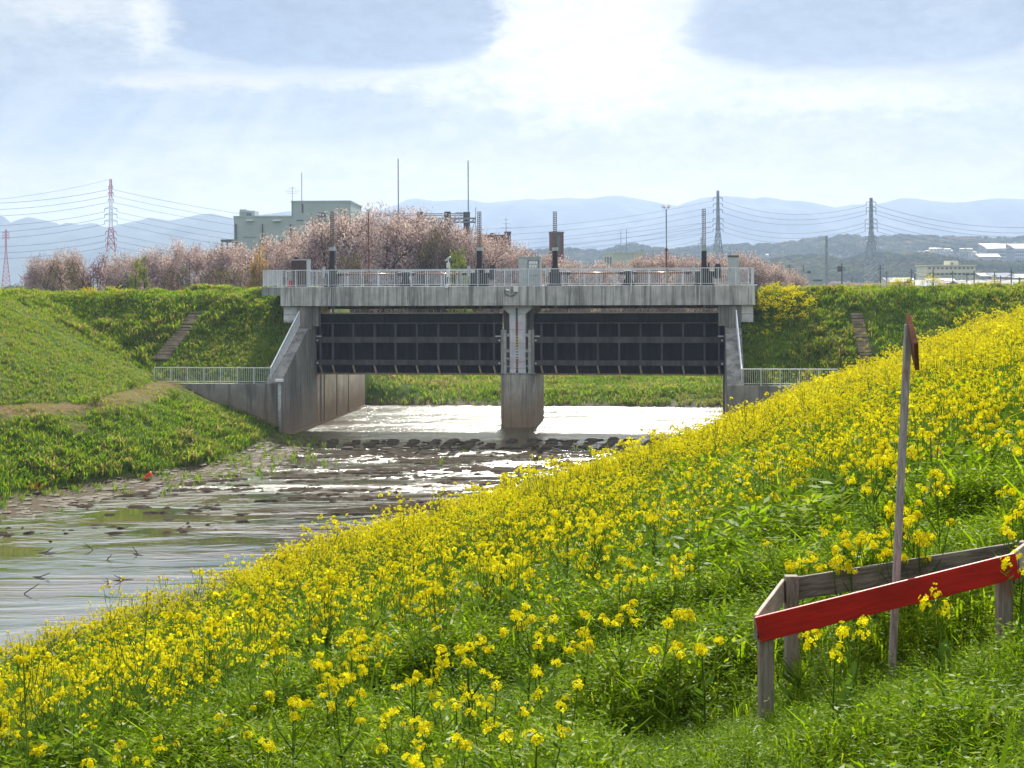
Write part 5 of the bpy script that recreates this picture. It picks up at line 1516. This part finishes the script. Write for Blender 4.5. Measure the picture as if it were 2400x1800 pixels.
for px, yt, Y, arms, lab in ((1973, 617, 300, ((628, 8), (633, 9)), 'dark utility pole with two crossarms next to the thick mast'),
                         (2063, 621, 320, ((630, 8),), 'utility pole with one crossarm beside the dark pylon foot'),
                         (2078, 634, 380, ((640, 5),), 'shorter utility pole just past the dark pylon foot'),
                         (2136, 630, 320, ((638, 6), (657, 5)), 'utility pole carrying a transformer behind the leaning stake'),
                         (2143, 646, 340, (), 'plain short pole close beside the transformer pole'),
                         (2187, 631, 330, ((640, 6),), 'utility pole in front of the near end of cream school'),
                         (2233, 635, 380, ((640, 5),), 'utility pole rising in front of middle of cream school'),
                         (2266, 640, 380, ((644, 5),), 'utility pole at the far end of cream school'),
                         (2283, 634, 330, ((642, 6),), 'tall utility pole just past the cream school'),
                         (2331, 637, 330, ((646, 6),), 'utility pole before the large pale roofed house'),
                         (2345, 646, 380, (), 'short pole behind the large pale roofed house'),
                         (2370, 629, 320, ((638, 6), (645, 5)), 'tallest utility pole near the picture edge'),
                         (2390, 650, 330, ((655, 5),), 'last utility pole before the picture edge'),
                         (1883, 621, 380, (), 'slender pole sticking out of the last cherry'),
                         (1850, 620, 360, ((622, 6), (626, 5)), 'pole top with crossarms above the dusty pink cherries'),
                         (1997, 648, 420, ((652, 4),), 'low hazy pole among the distant cherries'),
                         (1922, 668, 300, (), 'short stub pole in front of the white building')):
    t = mast('utility_pole', lab, 'utility pole', px, yt, Y, .16, M['darkpole'], arms=arms, group=UP)
    if px in (1973, 2136):
        zz0 = ZC + ray(px, 660 if px == 2136 else 632)[1] * Y - 4.5
        MB().box(-.9, -.18, -.4, .4, zz0 - .4, zz0 + .7).build('transformer', M['darkpole'], t)
for i, (ya, yb, px0, px1) in enumerate(((640, 640, 2187, 2283), (642, 646, 2283, 2331), (646, 640, 2331, 2370), (640, 652, 2370, 2440), (638, 640, 2136, 2187), (648, 652, 2283, 2370), (650, 653, 2187, 2283))):
    wire('street_wire', ['cable strung along front of cream school', 'cable from the tall pole past school to the pale roofed house', 'cable between the last two tall poles', 'cable leaving the tallest pole over picture edge', 'cable from the transformer pole to the school', 'lower cable sagging over the pale roofed houses', 'lower cable sagging across front of cream school'][i], P(px0, ya, 329), P(px1, yb, 329), .9, .045, 'cables between the utility poles')
mast('aerial_mast', 'thin lightning rod mast on the grey tower block', 'mast', 707, 405, 300, .09, M['greypole'], yb=498)
mast('tv_aerial', 'television aerial on the roof of grey building', 'aerial', 685, 437, 300, .06, M['greypole'], yb=508, ant=((441, 9), (448, 16), (453, 12)))
mast('signal_mast', 'tall thin mast rising out of the tallest cherry', 'mast', 933, 372, 260, .13, M['greypole'])
mast('signal_mast', 'tall thin mast at the end of railway gantry', 'mast', 1097, 376, 262, .13, M['greypole'])
mast('signal_mast', 'short faint mast between gantry and second hoist', 'mast', 1115, 486, 262, .08, M['greypole'])
mast('signal_mast', 'faint mast above the beige flat roofed building, shorter of two', 'mast', 1455, 541, 380, .09, M['greypole'], yb=594)
mast('signal_mast', 'faint mast above the beige flat roofed building, taller of two', 'mast', 1468, 536, 380, .09, M['greypole'], yb=594)
mast('tv_aerial', 'television aerial on the low maroon house', 'aerial', 1186, 512, 300, .07, M['greypole'], yb=546, ant=((515, 6), (524, 9), (533, 13)))
# railway gantry over the trees
Yg = 255
gx = [P(p_, 520, Yg)[0] for p_ in (984, 1049, 1094)]
t = thing('railway_gantry', 'dark railway gantry with a lattice girder above the high cherries', 'gantry', (gx[1], Yg, 4.5))
zg = lambda y: ZC + ray(1049, y)[1] * Yg
for x, yt in zip(gx, (496, 496, 497)):
    MB().box(x - .55, x + .55, Yg - .4, Yg + .4, zg(545) - 6, zg(yt)).build('post', M['darkpole'], t, org=(gx[1], Yg, 4.5))
b = MB(); z0, z1 = zg(521), zg(512)
for yy in (Yg - .8, Yg + .8):
    b.bar((gx[0] - 3, yy, z0), (gx[2] + 1.5, yy, z0), .22); b.bar((gx[0] - 3, yy, z1), (gx[2] + 1.5, yy, z1), .22)
    n_ = 16
    for k in range(n_):
        xa = gx[0] - 3 + (gx[2] + 4.5 - gx[0]) * k / n_; xb = gx[0] - 3 + (gx[2] + 4.5 - gx[0]) * (k + 1) / n_
        b.bar((xa, yy, z0 if k % 2 else z1), (xb, yy, z1 if k % 2 else z0), .13)
b.build('girder', M['greypole'], t, org=(gx[1], Yg, 4.5))
b = MB()
for y_ in (501, 505): b.bar((gx[0] - 6, Yg, zg(y_)), (gx[2], Yg, zg(y_)), .12)
b.build('contact_wire', M['darkpole'], t, org=(gx[1], Yg, 4.5))
b = MB(); xa, xb = P(1068, 510, Yg)[0], P(1086, 510, Yg)[0]
for k in range(6): b.bar((xa + (xb - xa) * k / 5, Yg - .5, zg(516)), (xa + (xb - xa) * k / 5, Yg - .5, zg(499)), .09)
for y_ in (499, 506): b.bar((xa, Yg - .5, zg(y_)), (xb, Yg - .5, zg(y_)), .1)
b.build('cage', M['greypole'], t, org=(gx[1], Yg, 4.5))

# ------------------------------------------------------------------ buildings
def pxbox(px0, px1, yt, Y, depth, zb=4.5):
    x0, _, zt = P(px0, yt, Y); x1 = P(px1, yt, Y)[0]
    return x0, x1, Y, Y + depth, zb, zt
Yb = 300
x0, x1, y0, y1, zb, zt = pxbox(548, 690, 510, Yb, 22)
xt0, xt1, _, _, _, ztt = pxbox(683, 821.5, 474, Yb, 22)
t = thing('grey_building', 'large grey green flat roofed building with a taller block behind the cherries', 'building', ((x0 + xt1) / 2, Yb, 4.5))
og_ = ((x0 + xt1) / 2, Yb, 4.5)
MB().box(x0, xt0 - .003, y0 + .02, y1, zb, zt).build('wall', M['wgreen'], t, org=og_)
MB().box(x0 - .1, xt0 - .003, y0 - .08, y1, zt + .003, zt + .35).build('parapet', M['wgreen'], t, org=og_)
MB().box(xt0, xt1, y0, y1, zb, ztt).build('tower_wall', M['wgreen'], t, org=og_)
MB().box(xt0 - .1, xt1 + .1, y0 - .1, y1, ztt + .003, ztt + .3).build('parapet', M['wgreen'], t, org=og_)
bx = pxbox(561, 597, 494, Yb + 3, 5); MB().box(bx[0], bx[1], bx[2], bx[3], zt + .36, bx[5]).build('roof_house', M['wgreen'], t, org=og_)
bx = pxbox(562, 577, 492, Yb + 2.7, 4); MB().box(bx[0], bx[1], bx[2], bx[3], bx[5] - .5, bx[5] + .1).build('roof_vent', M['wgreen'], t, org=og_)
def win(px0, px1, ya, yb2, Y, mat=None, name='window', parent=None, org=None):
    xa, _, za = P(px0, yb2, Y); xb, _, zc_ = P(px1, ya, Y)
    f = MB().box(xa, xb, Y - .10, Y - .012, za, zc_).build(name, M['greydark'], parent, org=org)
    if mat: MB().box(xa + .06, xb - .06, Y - .125, Y - .102, za + .06, zc_ - .06).build('pane', mat, f, org=org)
win(745, 754, 498, 509, Yb, M['glass'], parent=t, org=og_); win(754.6, 763, 498, 509, Yb, M['glass'], parent=t, org=og_)
win(745, 761, 514, 518, Yb, M['glass'], parent=t, org=og_); win(695, 711, 515, 518, Yb + .02, M['glass'], parent=t, org=og_)
win(578, 589, 499, 508, Yb + 3, M['glass'], parent=t, org=og_)
win(635, 641, 562, 569, Yb + .02, M['glass'], parent=t, org=og_); win(659, 668, 562, 569, Yb + .02, M['glass'], parent=t, org=og_)
for px in (553.5, 615.5, 681.5):
    xa, _, za = P(px, 570, Yb); zc_ = P(px, 525, Yb)[2]
    MB().box(xa - .12, xa + .12, Yb - .25, Yb + .01, za - 4, zc_).build('drainpipe', M['greydark'], t, org=og_)
win(708, 711, 478, 500, Yb, None, 'drainpipe', t, og_)
for px0, px1, y_ in ((578, 594, 517), (640, 659, 517)):
    xa, _, za = P(px0, y_, Yb); xb = P(px1, y_, Yb)[0]
    MB().box(xa, xb, Yb - .7, Yb + .015, za - .12, za + .12).build('ledge', M['whitebox'], t, org=og_)
win(570, 600, 555, 556, Yb + .02, None, 'seam', t, og_)
xa, _, za = P(517, 564, Yb); xb = P(547, 564, Yb)[0]
b = MB(); b.box(xa, xb, Yb, Yb + 6, za - .25, za + .25)
for x_ in (xa + .2, xa + (xb - xa) * .5, xb - .2): b.box(x_ - .12, x_ + .12, Yb + .1, Yb + .4, za - 6, za - .253)
b.build('canopy', M['greydark'], t, org=og_)
# beige low building
Yc = 380; bx = pxbox(1437, 1509, 594, Yc, 20)
t = thing('beige_building', 'low beige flat roofed building showing over the pink trees', 'building', ((bx[0] + bx[1]) / 2, Yc, 4.5)); og_ = ((bx[0] + bx[1]) / 2, Yc, 4.5)
xl = P(1415, 600, Yc + 9)[0]
MB().prism([(bx[0], Yc), (bx[1], Yc), (bx[1], Yc + 14), (xl, Yc + 14), (xl, Yc + 9)], 4.5, bx[5], 'z').build('wall', M['wbeige'], t, org=og_)
MB().prism([(bx[0], Yc - .15), (bx[1] + .15, Yc - .15), (bx[1] + .15, Yc + 14), (xl - .15, Yc + 14), (xl - .15, Yc + 9)], bx[5] + .003, bx[5] + .3, 'z').build('parapet', M['wbeige'], t, org=og_)
for k in range(3):
    f = .2 + .28 * k; xx = bx[0] + (xl - bx[0]) * f; yy = Yc + 9 * f
    MB().box(xx - .35, xx + .35, yy - .12, yy + .2, bx[5] - 3.6, bx[5] - .9).build('window', M['glass'], t, org=og_)
# maroon tower and low maroon house
Yd = 300; bx = pxbox(1289, 1321, 546, Yd, 7)
t = thing('maroon_tower', 'square maroon brick tower with a dark louvre behind the third hoist', 'tower', ((bx[0] + bx[1]) / 2, Yd, 4.5)); og_ = ((bx[0] + bx[1]) / 2, Yd, 4.5)
MB().box(*bx).build('wall', M['wbrown'], t, org=og_)
MB().box(bx[0] - .1, bx[1] + .1, bx[2] - .1, bx[3], bx[5] + .003, bx[5] + .25).build('cap', M['greydark'], t, org=og_)
win(1306, 1313, 552, 588, Yd, None, 'louvre', t, og_)
bx = pxbox(1166, 1183, 550, Yd, 9); by = pxbox(1183, 1197, 545, Yd, 9)
t = thing('maroon_house', 'low maroon house with an aerial peeping above the cherries', 'house', (bx[0], Yd, 4.5)); og_ = (bx[0], Yd, 4.5)
MB().box(bx[0] - 3, bx[1] - .003, *bx[2:]).build('wall', M['wbrown'], t, org=og_)
MB().box(*by).build('stair_block', M['wbrown'], t, org=og_)
MB().box(by[0] - .1, by[1] + .1, by[2] - .1, by[3], by[5] + .003, by[5] + .2).build('roof', M['greydark'], t, org=og_)
bx3 = pxbox(1148, 1160, 546, Yd, 3); MB().box(bx3[0], bx3[1], Yd, Yd + 3, bx[5] - .5, bx3[5]).build('roof_tank', M['wbrown'], t, org=og_)
# cream school
Ye = 620; bx = pxbox(2172, 2286, 624, Ye, 16)
t = thing('cream_school', 'long cream three storey block with rows of square windows', 'building', ((bx[0] + bx[1]) / 2, Ye, 4.5)); og_ = ((bx[0] + bx[1]) / 2, Ye, 4.5)
MB().box(*bx).build('wall', M['wcream'], t, org=og_)
MB().box(bx[0] - .6, bx[1] + .4, Ye - .8, Ye + 16, bx[5] + .003, bx[5] + .5).build('roof', M['wcream'], t, org=og_)
MB().box(bx[0] - 5, bx[1] + .4, Ye - 1.2, Ye - .003, ZC + ray(2230, 638)[1] * Ye - .3, ZC + ray(2230, 638)[1] * Ye + .2).build('balcony', M['wcream'], t, org=og_)
rb = pxbox(2225, 2246, 611, Ye + 4, 8); MB().box(rb[0], rb[1], rb[2], rb[3], bx[5] + .51, rb[5]).build('roof_house', M['wcream'], t, org=og_)
win(2229, 2234, 616, 620, Ye + 4, M['glass'], parent=t, org=og_)
for k in range(11):
    for ya, yb2 in ((626.5, 631), (640, 644.5), (653, 658)):
        win(2176 + k * 10, 2181.5 + k * 10, ya, yb2, Ye, None, parent=t, org=og_)
# white building next to the last cherry
Yw = 300; bx = pxbox(1892, 1929, 650, Yw, 10)
t = thing('white_building', 'small white flat roofed building by the last cherry', 'building', (bx[0], Yw, 4.5)); og_ = (bx[0], Yw, 4.5)
MB().box(*bx).build('wall', M['wwhite'], t, org=og_)
MB().box(bx[0] - .1, bx[1] - 2, Yw - .1, Yw + 10, bx[5] + .003, bx[5] + .8).build('roof', M['wwhite'], t, org=og_)
win(1905, 1927, 655, 659, Yw, None, parent=t, org=og_); win(1893, 1925, 674, 678, Yw, None, parent=t, org=og_)
t = mast('signboard', 'dark rounded signboard on a post above the white building', 'sign', 1896, 636, 330, .12, M['darkpole'])
zz0 = ZC + ray(1896, 638)[1] * 330 - 4.5
MB().box(-.35, .35, -.3, .3, zz0 - .8, zz0 + .3).build('board', M['darkpole'], t, bevel=.1)
# houses
def house_proto(w_, d_, h_, pitch, wall, roof, gable=False):
    parts = []
    b = MB().box(-w_ / 2, w_ / 2, 0, d_, 0, h_); parts.append(('wall', b, wall))
    rz = math.tan(R(pitch)) * d_ / 2
    b = MB().prism([(-.5, h_ + .004 - .5 * math.tan(R(pitch))), (d_ / 2, h_ + rz), (d_ + .5, h_ + .004 - .5 * math.tan(R(pitch))), (d_ + .5, h_ + .2 - .5 * math.tan(R(pitch))), (d_ / 2, h_ + rz + .25), (-.5, h_ + .2 - .5 * math.tan(R(pitch)))], -w_ / 2 - .4, w_ / 2 + .4, 'x'); parts.append(('roof', b, roof))
    b = MB().prism([(0.01, h_ + .005), (d_ - .01, h_ + .005), (d_ / 2, h_ + rz - .01)], -w_ / 2 + .02, w_ / 2 - .02, 'x'); parts.append(('gable', b, wall))
    for s in (-1, 1):
        b = MB().box(s * w_ * .25 - .8, s * w_ * .25 + .8, -.06, -.003, h_ * .45, h_ * .45 + 1.2); parts.append(('window', b, M['glass']))
    return [(nm, b.build(nm, m_, None, org=(0, 0, 0)), m_) for nm, b, m_ in parts]
HP = [house_proto(9, 8, 5.4, 17, M['wwhite'], M['rooflight']), house_proto(11, 8, 5.0, 19, M['wcream'], M['rooflight']), house_proto(12, 9, 5.5, 22, M['wwhite'], M['roofgrey'])]
HPM = []
for pr_ in HP:
    HPM.append([(nm, o.data) for nm, o, m_ in pr_])
    for nm, o, m_ in pr_: bpy.data.objects.remove(o)
def house(px, ybase, Y, sc, kind, yaw, label, group, zb=None):
    x, _, z = P(px, ybase, Y)
    t = thing('house', label, 'house', (x, Y, z if zb is None else zb), yaw, group); t.scale = (sc, sc, sc)
    for nm, me in HPM[kind]:
        o = bpy.data.objects.new(nm, me); COL.objects.link(o); o.parent = t
TH = 'houses of the town by the school'
for px, yr, Y, sc, kd, yw, lab in ((2112, 652, 560, 1.0, 1, .25, 'house with a bright tilted roof alone among the distant cherries'),
                         (2126, 654, 600, .6, 0, -.3, 'tiny shed roof beside the lone bright roofed house'),
                         (2212, 656, 520, 1.1, 0, .1, 'pale roofed house in front of the near half of the school'),
                         (2260, 668, 470, .8, 1, -.1, 'small house with a warm orange glinting roof by the school end'),
                         (2288, 668, 450, 1.0, 0, .3, 'house with a white glinting roof below the tall pole'),
                         (2306, 664, 480, 1.0, 2, .2, 'grey roofed house between two glinting roofs'),
                         (2336, 660, 430, 1.7, 1, .25, 'large house with a long pale roof near the picture edge'),
                         (2388, 660, 440, 1.2, 0, .35, 'house with striped bright roof at the picture edge'),
                         (2320, 642, 640, 1.0, 0, .3, 'small far house with bright roof behind the large pale one'),
                         (2352, 645, 640, .9, 2, .2, 'small far grey roofed house above the long pale roof'),
                         (2388, 645, 640, 1.2, 0, -.1, 'small far house with pale gable close to the picture edge'),
                         (2178, 664, 460, .9, 2, 0, 'grey roofed house half hidden by the transformer pole')):
    hz = 4.4 ; zr = ZC + ray(px, yr)[1] * Y
    house(px, yr, Y, sc, kd, yw, lab, TH, zb=min(zr - 6.4 * sc, 8))
# ------------------------------------------------------------------ hills and mountains
def ridge(name, label, prof, Y0, depth_f, depth_b, zb, rough, mat, nx=260, ny=40, seed=0, kind='structure', spur=1.0):
    xs_ = np.linspace(prof[0][0], prof[-1][0], nx); yt = np.interp(xs_, [p_[0] for p_ in prof], [p_[1] for p_ in prof])
    a = np.array([ray(p_, q_)[0] for p_, q_ in zip(xs_, yt)]); b_ = np.array([ray(p_, q_)[1] for p_, q_ in zip(xs_, yt)])
    x_ = a * Y0; zt_ = ZC + b_ * Y0
    t = np.linspace(-1, 1, ny)
    Xg = np.repeat(x_[None, :], ny, 0); Tg = np.repeat(t[:, None], nx, 1)
    Yg_ = Y0 + np.where(Tg < 0, Tg * depth_f, Tg * depth_b)
    f = 1 - np.abs(Tg) ** 1.15
    n_ = (vnoise(Xg / rough + seed * 13.1, Yg_ / rough * .7 + seed, 1.0, 4) - .5)
    Zg = zb + (zt_[None, :] - zb) * np.clip(f + n_ * .55 * spur * np.abs(Tg) * (1 - np.abs(Tg)) * 2.2, 0, 1)
    return Xg, Yg_, Zg, x_, zt_
def rock(name, dark, light, sc):
    m, n = new_mat(name)
    t = n.n('ShaderNodeNewGeometry').outputs['Position']
    f = n.noise(t, sc, 5, 0.6)
    finish(n, pbr(n, n.mix(n.ss(f, .3, .7), dark, light), .95, 0, None, spec=.1)); return m
M['mount'] = rock('wooded_mountain', (.020, .030, .022), (.045, .055, .035), .02)
M['hill'] = rock('wooded_hill', (.028, .042, .016), (.075, .085, .028), .05)
profL = [(-500, 520), (-300, 500), (-100, 512), (-20, 500), (8, 506), (25, 525), (45, 515), (70, 508), (100, 514), (130, 520), (140, 527), (160, 520), (190, 525), (220, 520), (243, 530), (262, 531), (275, 527), (300, 521), (330, 515), (355, 508), (370, 511), (400, 516), (440, 508), (470, 501), (500, 499), (530, 506), (560, 512), (620, 500), (680, 492), (740, 505), (800, 530), (900, 560), (1000, 590), (1100, 620)]
profR = [(600, 620), (760, 530), (820, 510), (870, 498), (930, 478), (955, 464), (975, 461), (1000, 465), (1020, 468), (1050, 467), (1078, 465), (1100, 465), (1130, 471), (1145, 473), (1180, 470), (1210, 467), (1240, 464), (1265, 466), (1300, 463), (1330, 461), (1370, 463), (1400, 460), (1425, 457), (1450, 456), (1480, 460), (1510, 466), (1540, 472), (1570, 478), (1600, 481), (1640, 488), (1700, 500), (1800, 520), (2000, 570), (2100, 620)]
profS = [(1400, 560), (1540, 500), (1600, 475), (1640, 462), (1690, 456), (1730, 458), (1765, 462), (1790, 458), (1812, 461), (1840, 467), (1870, 468), (1900, 472), (1940, 481), (1955, 484), (1990, 478), (2020, 476), (2050, 476), (2080, 471), (2110, 463), (2140, 464), (2180, 470), (2230, 472), (2260, 471), (2300, 466), (2340, 463), (2380, 465), (2400, 465), (2500, 455), (2700, 470), (2900, 480)]
for nm, prof, Y0, seed, lab in (('mountain_ridge', profL, 3300, 1, 'blue mountains far behind the red and white pylon'), ('mountain_ridge', profR, 4300, 2, 'pale blue mountain range behind the sluice'), ('mountain_ridge', profS, 4100, 3, 'pale blue mountain range behind the grey pylons')):
    Xg, Yg_, Zg, _, _ = ridge(nm, lab, prof, Y0, 600, 350, 2.0, 130, M['mount'], seed=seed)
    o = qobj(nm, np.stack([Xg, Yg_, Zg], -1).reshape(-1, 3), grid_quads(*Xg.shape), M['mount'], smooth=True)
    tag(o, lab, 'mountain', kind='structure')
profH = [(900, 640), (1100, 605), (1240, 593), (1300, 589), (1360, 591), (1420, 592), (1445, 583), (1480, 578), (1510, 582), (1540, 590), (1600, 586), (1640, 582), (1700, 580), (1760, 578), (1800, 577), (1847, 573), (1882, 569), (1922, 561), (1960, 559), (1991, 557), (2020, 560), (2050, 563), (2080, 560), (2107, 558), (2165, 559), (2220, 561), (2281, 563), (2310, 563), (2339, 560), (2400, 562), (2500, 560), (2700, 575)]
profK = [(1700, 640), (1790, 618), (1850, 608), (1900, 604), (1930, 606), (1965, 618), (2000, 612), (2030, 600), (2060, 598), (2100, 605), (2140, 598), (2180, 603), (2230, 618), (2290, 615), (2340, 622), (2420, 618), (2600, 622)]
hillv = []
for nm, prof, Y0, df, seed, lab, sz in (('wooded_hill', profH, 1700, 420, 5, 'long wooded hill closing the plain behind the town', 3.0), ('wooded_hill', profK, 1150, 260, 6, 'lower wooded rise in front of the long hill', 2.2)):
    Xg, Yg_, Zg, x_, zt_ = ridge(nm, lab, prof, Y0, df, 250, 3.0, 60, M['hill'], nx=300, ny=44, seed=seed)
    Zg = Zg - 1.5
    o = qobj(nm, np.stack([Xg, Yg_, Zg], -1).reshape(-1, 3), grid_quads(*Xg.shape), M['hill'], smooth=True)
    tag(o, lab, 'hill', kind='structure')
    # tree crowns on the slope facing us: domes of leaf clumps
    ny, nx = Xg.shape
    N = 4200
    i = rng.integers(0, ny // 2 + 2, N); j = rng.integers(0, nx - 1, N); fr_ = rng.random(N)
    x = Xg[i, j] * (1 - fr_) + Xg[i, j + 1] * fr_; y = Yg_[i, j] + rng.uniform(-6, 6, N); z = Zg[i, j] * (1 - fr_) + Zg[i, j + 1] * fr_
    R_ = rng.uniform(.7, 1.5, N) * sz * 1.6
    val = np.clip(vnoise(x, y, .012, 3) * 1.3 - .15 + rng.normal(0, .13, N), 0, 1)
    for k in range(N):
        n = 9
        d = rng.normal(0, 1, (n, 3)); d[:, 2] = np.abs(d[:, 2]); d[:, 1] = -np.abs(d[:, 1]); d /= np.linalg.norm(d, axis=1)[:, None]
        c_ = np.array([x[k], y[k], z[k]]) + d * R_[k] * [1, 1, .9]
        s1 = np.cross(d, [.3, .1, .95]); s1 /= np.linalg.norm(s1, axis=1)[:, None]; s2 = np.cross(d, s1); l = R_[k] * .55
        hillv.append((np.stack([c_ - s1 * l, c_ - s2 * l, c_ + s1 * l, c_ + s2 * l], 1), np.clip(val[k] + rng.normal(0, .08, n), 0, 1)))
V = np.concatenate([h_[0] for h_ in hillv]).reshape(-1, 3); A = np.repeat(np.concatenate([h_[1] for h_ in hillv]), 4)
o = qobj('hill_woods', V, np.arange(len(V)).reshape(-1, 4), M['wood_far'], {'rnd': A})
tag(o, 'hazy spring woods covering the hills behind the town', 'woods', kind='stuff')
# hillside houses and flats
for q, (px, y_) in enumerate(((2160, 597), (2176, 595), (2188, 590.5), (2203, 588.5), (2203, 595.5), (2221, 590), (2225.5, 595.5), (2196, 601.5), (2255, 589), (2273, 589.5), (2283, 597.5), (2279, 603.5), (2218, 601), (1799, 599.5))):
    house(px, y_ + 1, 1330, (.45 + .2 * rng.random()) if px > 1900 else .3, int(rng.integers(0, 2)), rng.uniform(-.2, .5), 'tiny house with a sun glinting roof on the wooded hillside' if px > 1900 else 'lone tiny white roof on the hillside beyond the yellow mound', 'tiny houses on the hillside' if px > 1900 else None)
for px0, px1, yt, Y, lab in ((2313, 2358, 583, 1250, 'pale block of flats with a long bright roof on the hillside'), (2359, 2377, 583, 1270, 'narrow block of flats in the middle of the hillside trio'), (2379, 2420, 583.5, 1250, 'block of flats cut by the picture edge')):
    bx = pxbox(px0, px1, yt, Y, 22, 4)
    t = thing('flats', lab, 'building', ((bx[0] + bx[1]) / 2, Y, 4), 0, 'blocks of flats on the hillside'); og_ = ((bx[0] + bx[1]) / 2, Y, 4)
    MB().box(*bx).build('wall', M['wwhite'], t, org=og_)
    MB().prism([(Y - 1, bx[5] + .003), (Y + 22, bx[5] + .003), (Y + 22, bx[5] + 5), (Y + 11, bx[5] + 3.2)], bx[0] - .6, bx[1] + .6, 'x').build('roof', M['rooflight'], t, org=og_)
    nf = 5; nw = max(2, int((px1 - px0) / 5))
    for i in range(nf):
        for j in range(nw):
            xx = bx[0] + (bx[1] - bx[0]) * (j + .5) / nw; zz_ = bx[5] - 2.4 - i * 3.0
            MB().box(xx - .55, xx + .55, Y - .15, Y - .01, zz_ - .8, zz_ + .7).build('window', M['greydark'], t, org=og_)
bx = pxbox(2295, 2345, 602, 1180, 20, 4)
t = thing('hall', 'low hall with a long pale roof below the flats', 'building', ((bx[0] + bx[1]) / 2, 1180, 4)); og_ = ((bx[0] + bx[1]) / 2, 1180, 4)
MB().box(*bx).build('wall', M['wwhite'], t, org=og_); MB().prism([(1179, bx[5] + .003), (1200, bx[5] + .003), (1189, bx[5] + 2.6)], bx[0] - .5, bx[1] + .5, 'x').build('roof', M['rooflight'], t, org=og_)
bx = pxbox(1475.5, 1483, 571, 1690, 9, 20)
t = thing('hilltop_tower', 'tiny dark water tower on the wooded hilltop above the beige building', 'tower', ((bx[0] + bx[1]) / 2, 1690, 20)); og_ = ((bx[0] + bx[1]) / 2, 1690, 20)
MB().box(bx[0] + .7, bx[1] - .7, 1690, 1699, 20, bx[5]).build('shaft', M['greydark'], t, org=og_); MB().box(bx[0], bx[1], 1689, 1700, bx[5] - 7, bx[5] - 2).build('tank', M['greydark'], t, org=og_)

# ------------------------------------------------------------------ haze
hz = MB().box(-3900, 3900, -620, 5200, -2.0, 262).build('haze', bpy.data.materials.new('haze_air'))
hm = hz.data.materials[0]; hm.use_nodes = True; hm.node_tree.nodes.clear()
n = NT(hm.node_tree)
pv = n.n('ShaderNodeVolumePrincipled')
pv.inputs['Color'].default_value = (0.455, 0.58, 0.83, 1)
pv.inputs['Density'].default_value = 2.0e-4
pv.inputs['Anisotropy'].default_value = 0.3
oo = n.n('ShaderNodeOutputMaterial'); n.link(pv.outputs[0], oo.inputs['Volume'])
tag(hz, 'thin blue spring haze in the distance', 'haze', kind='stuff')
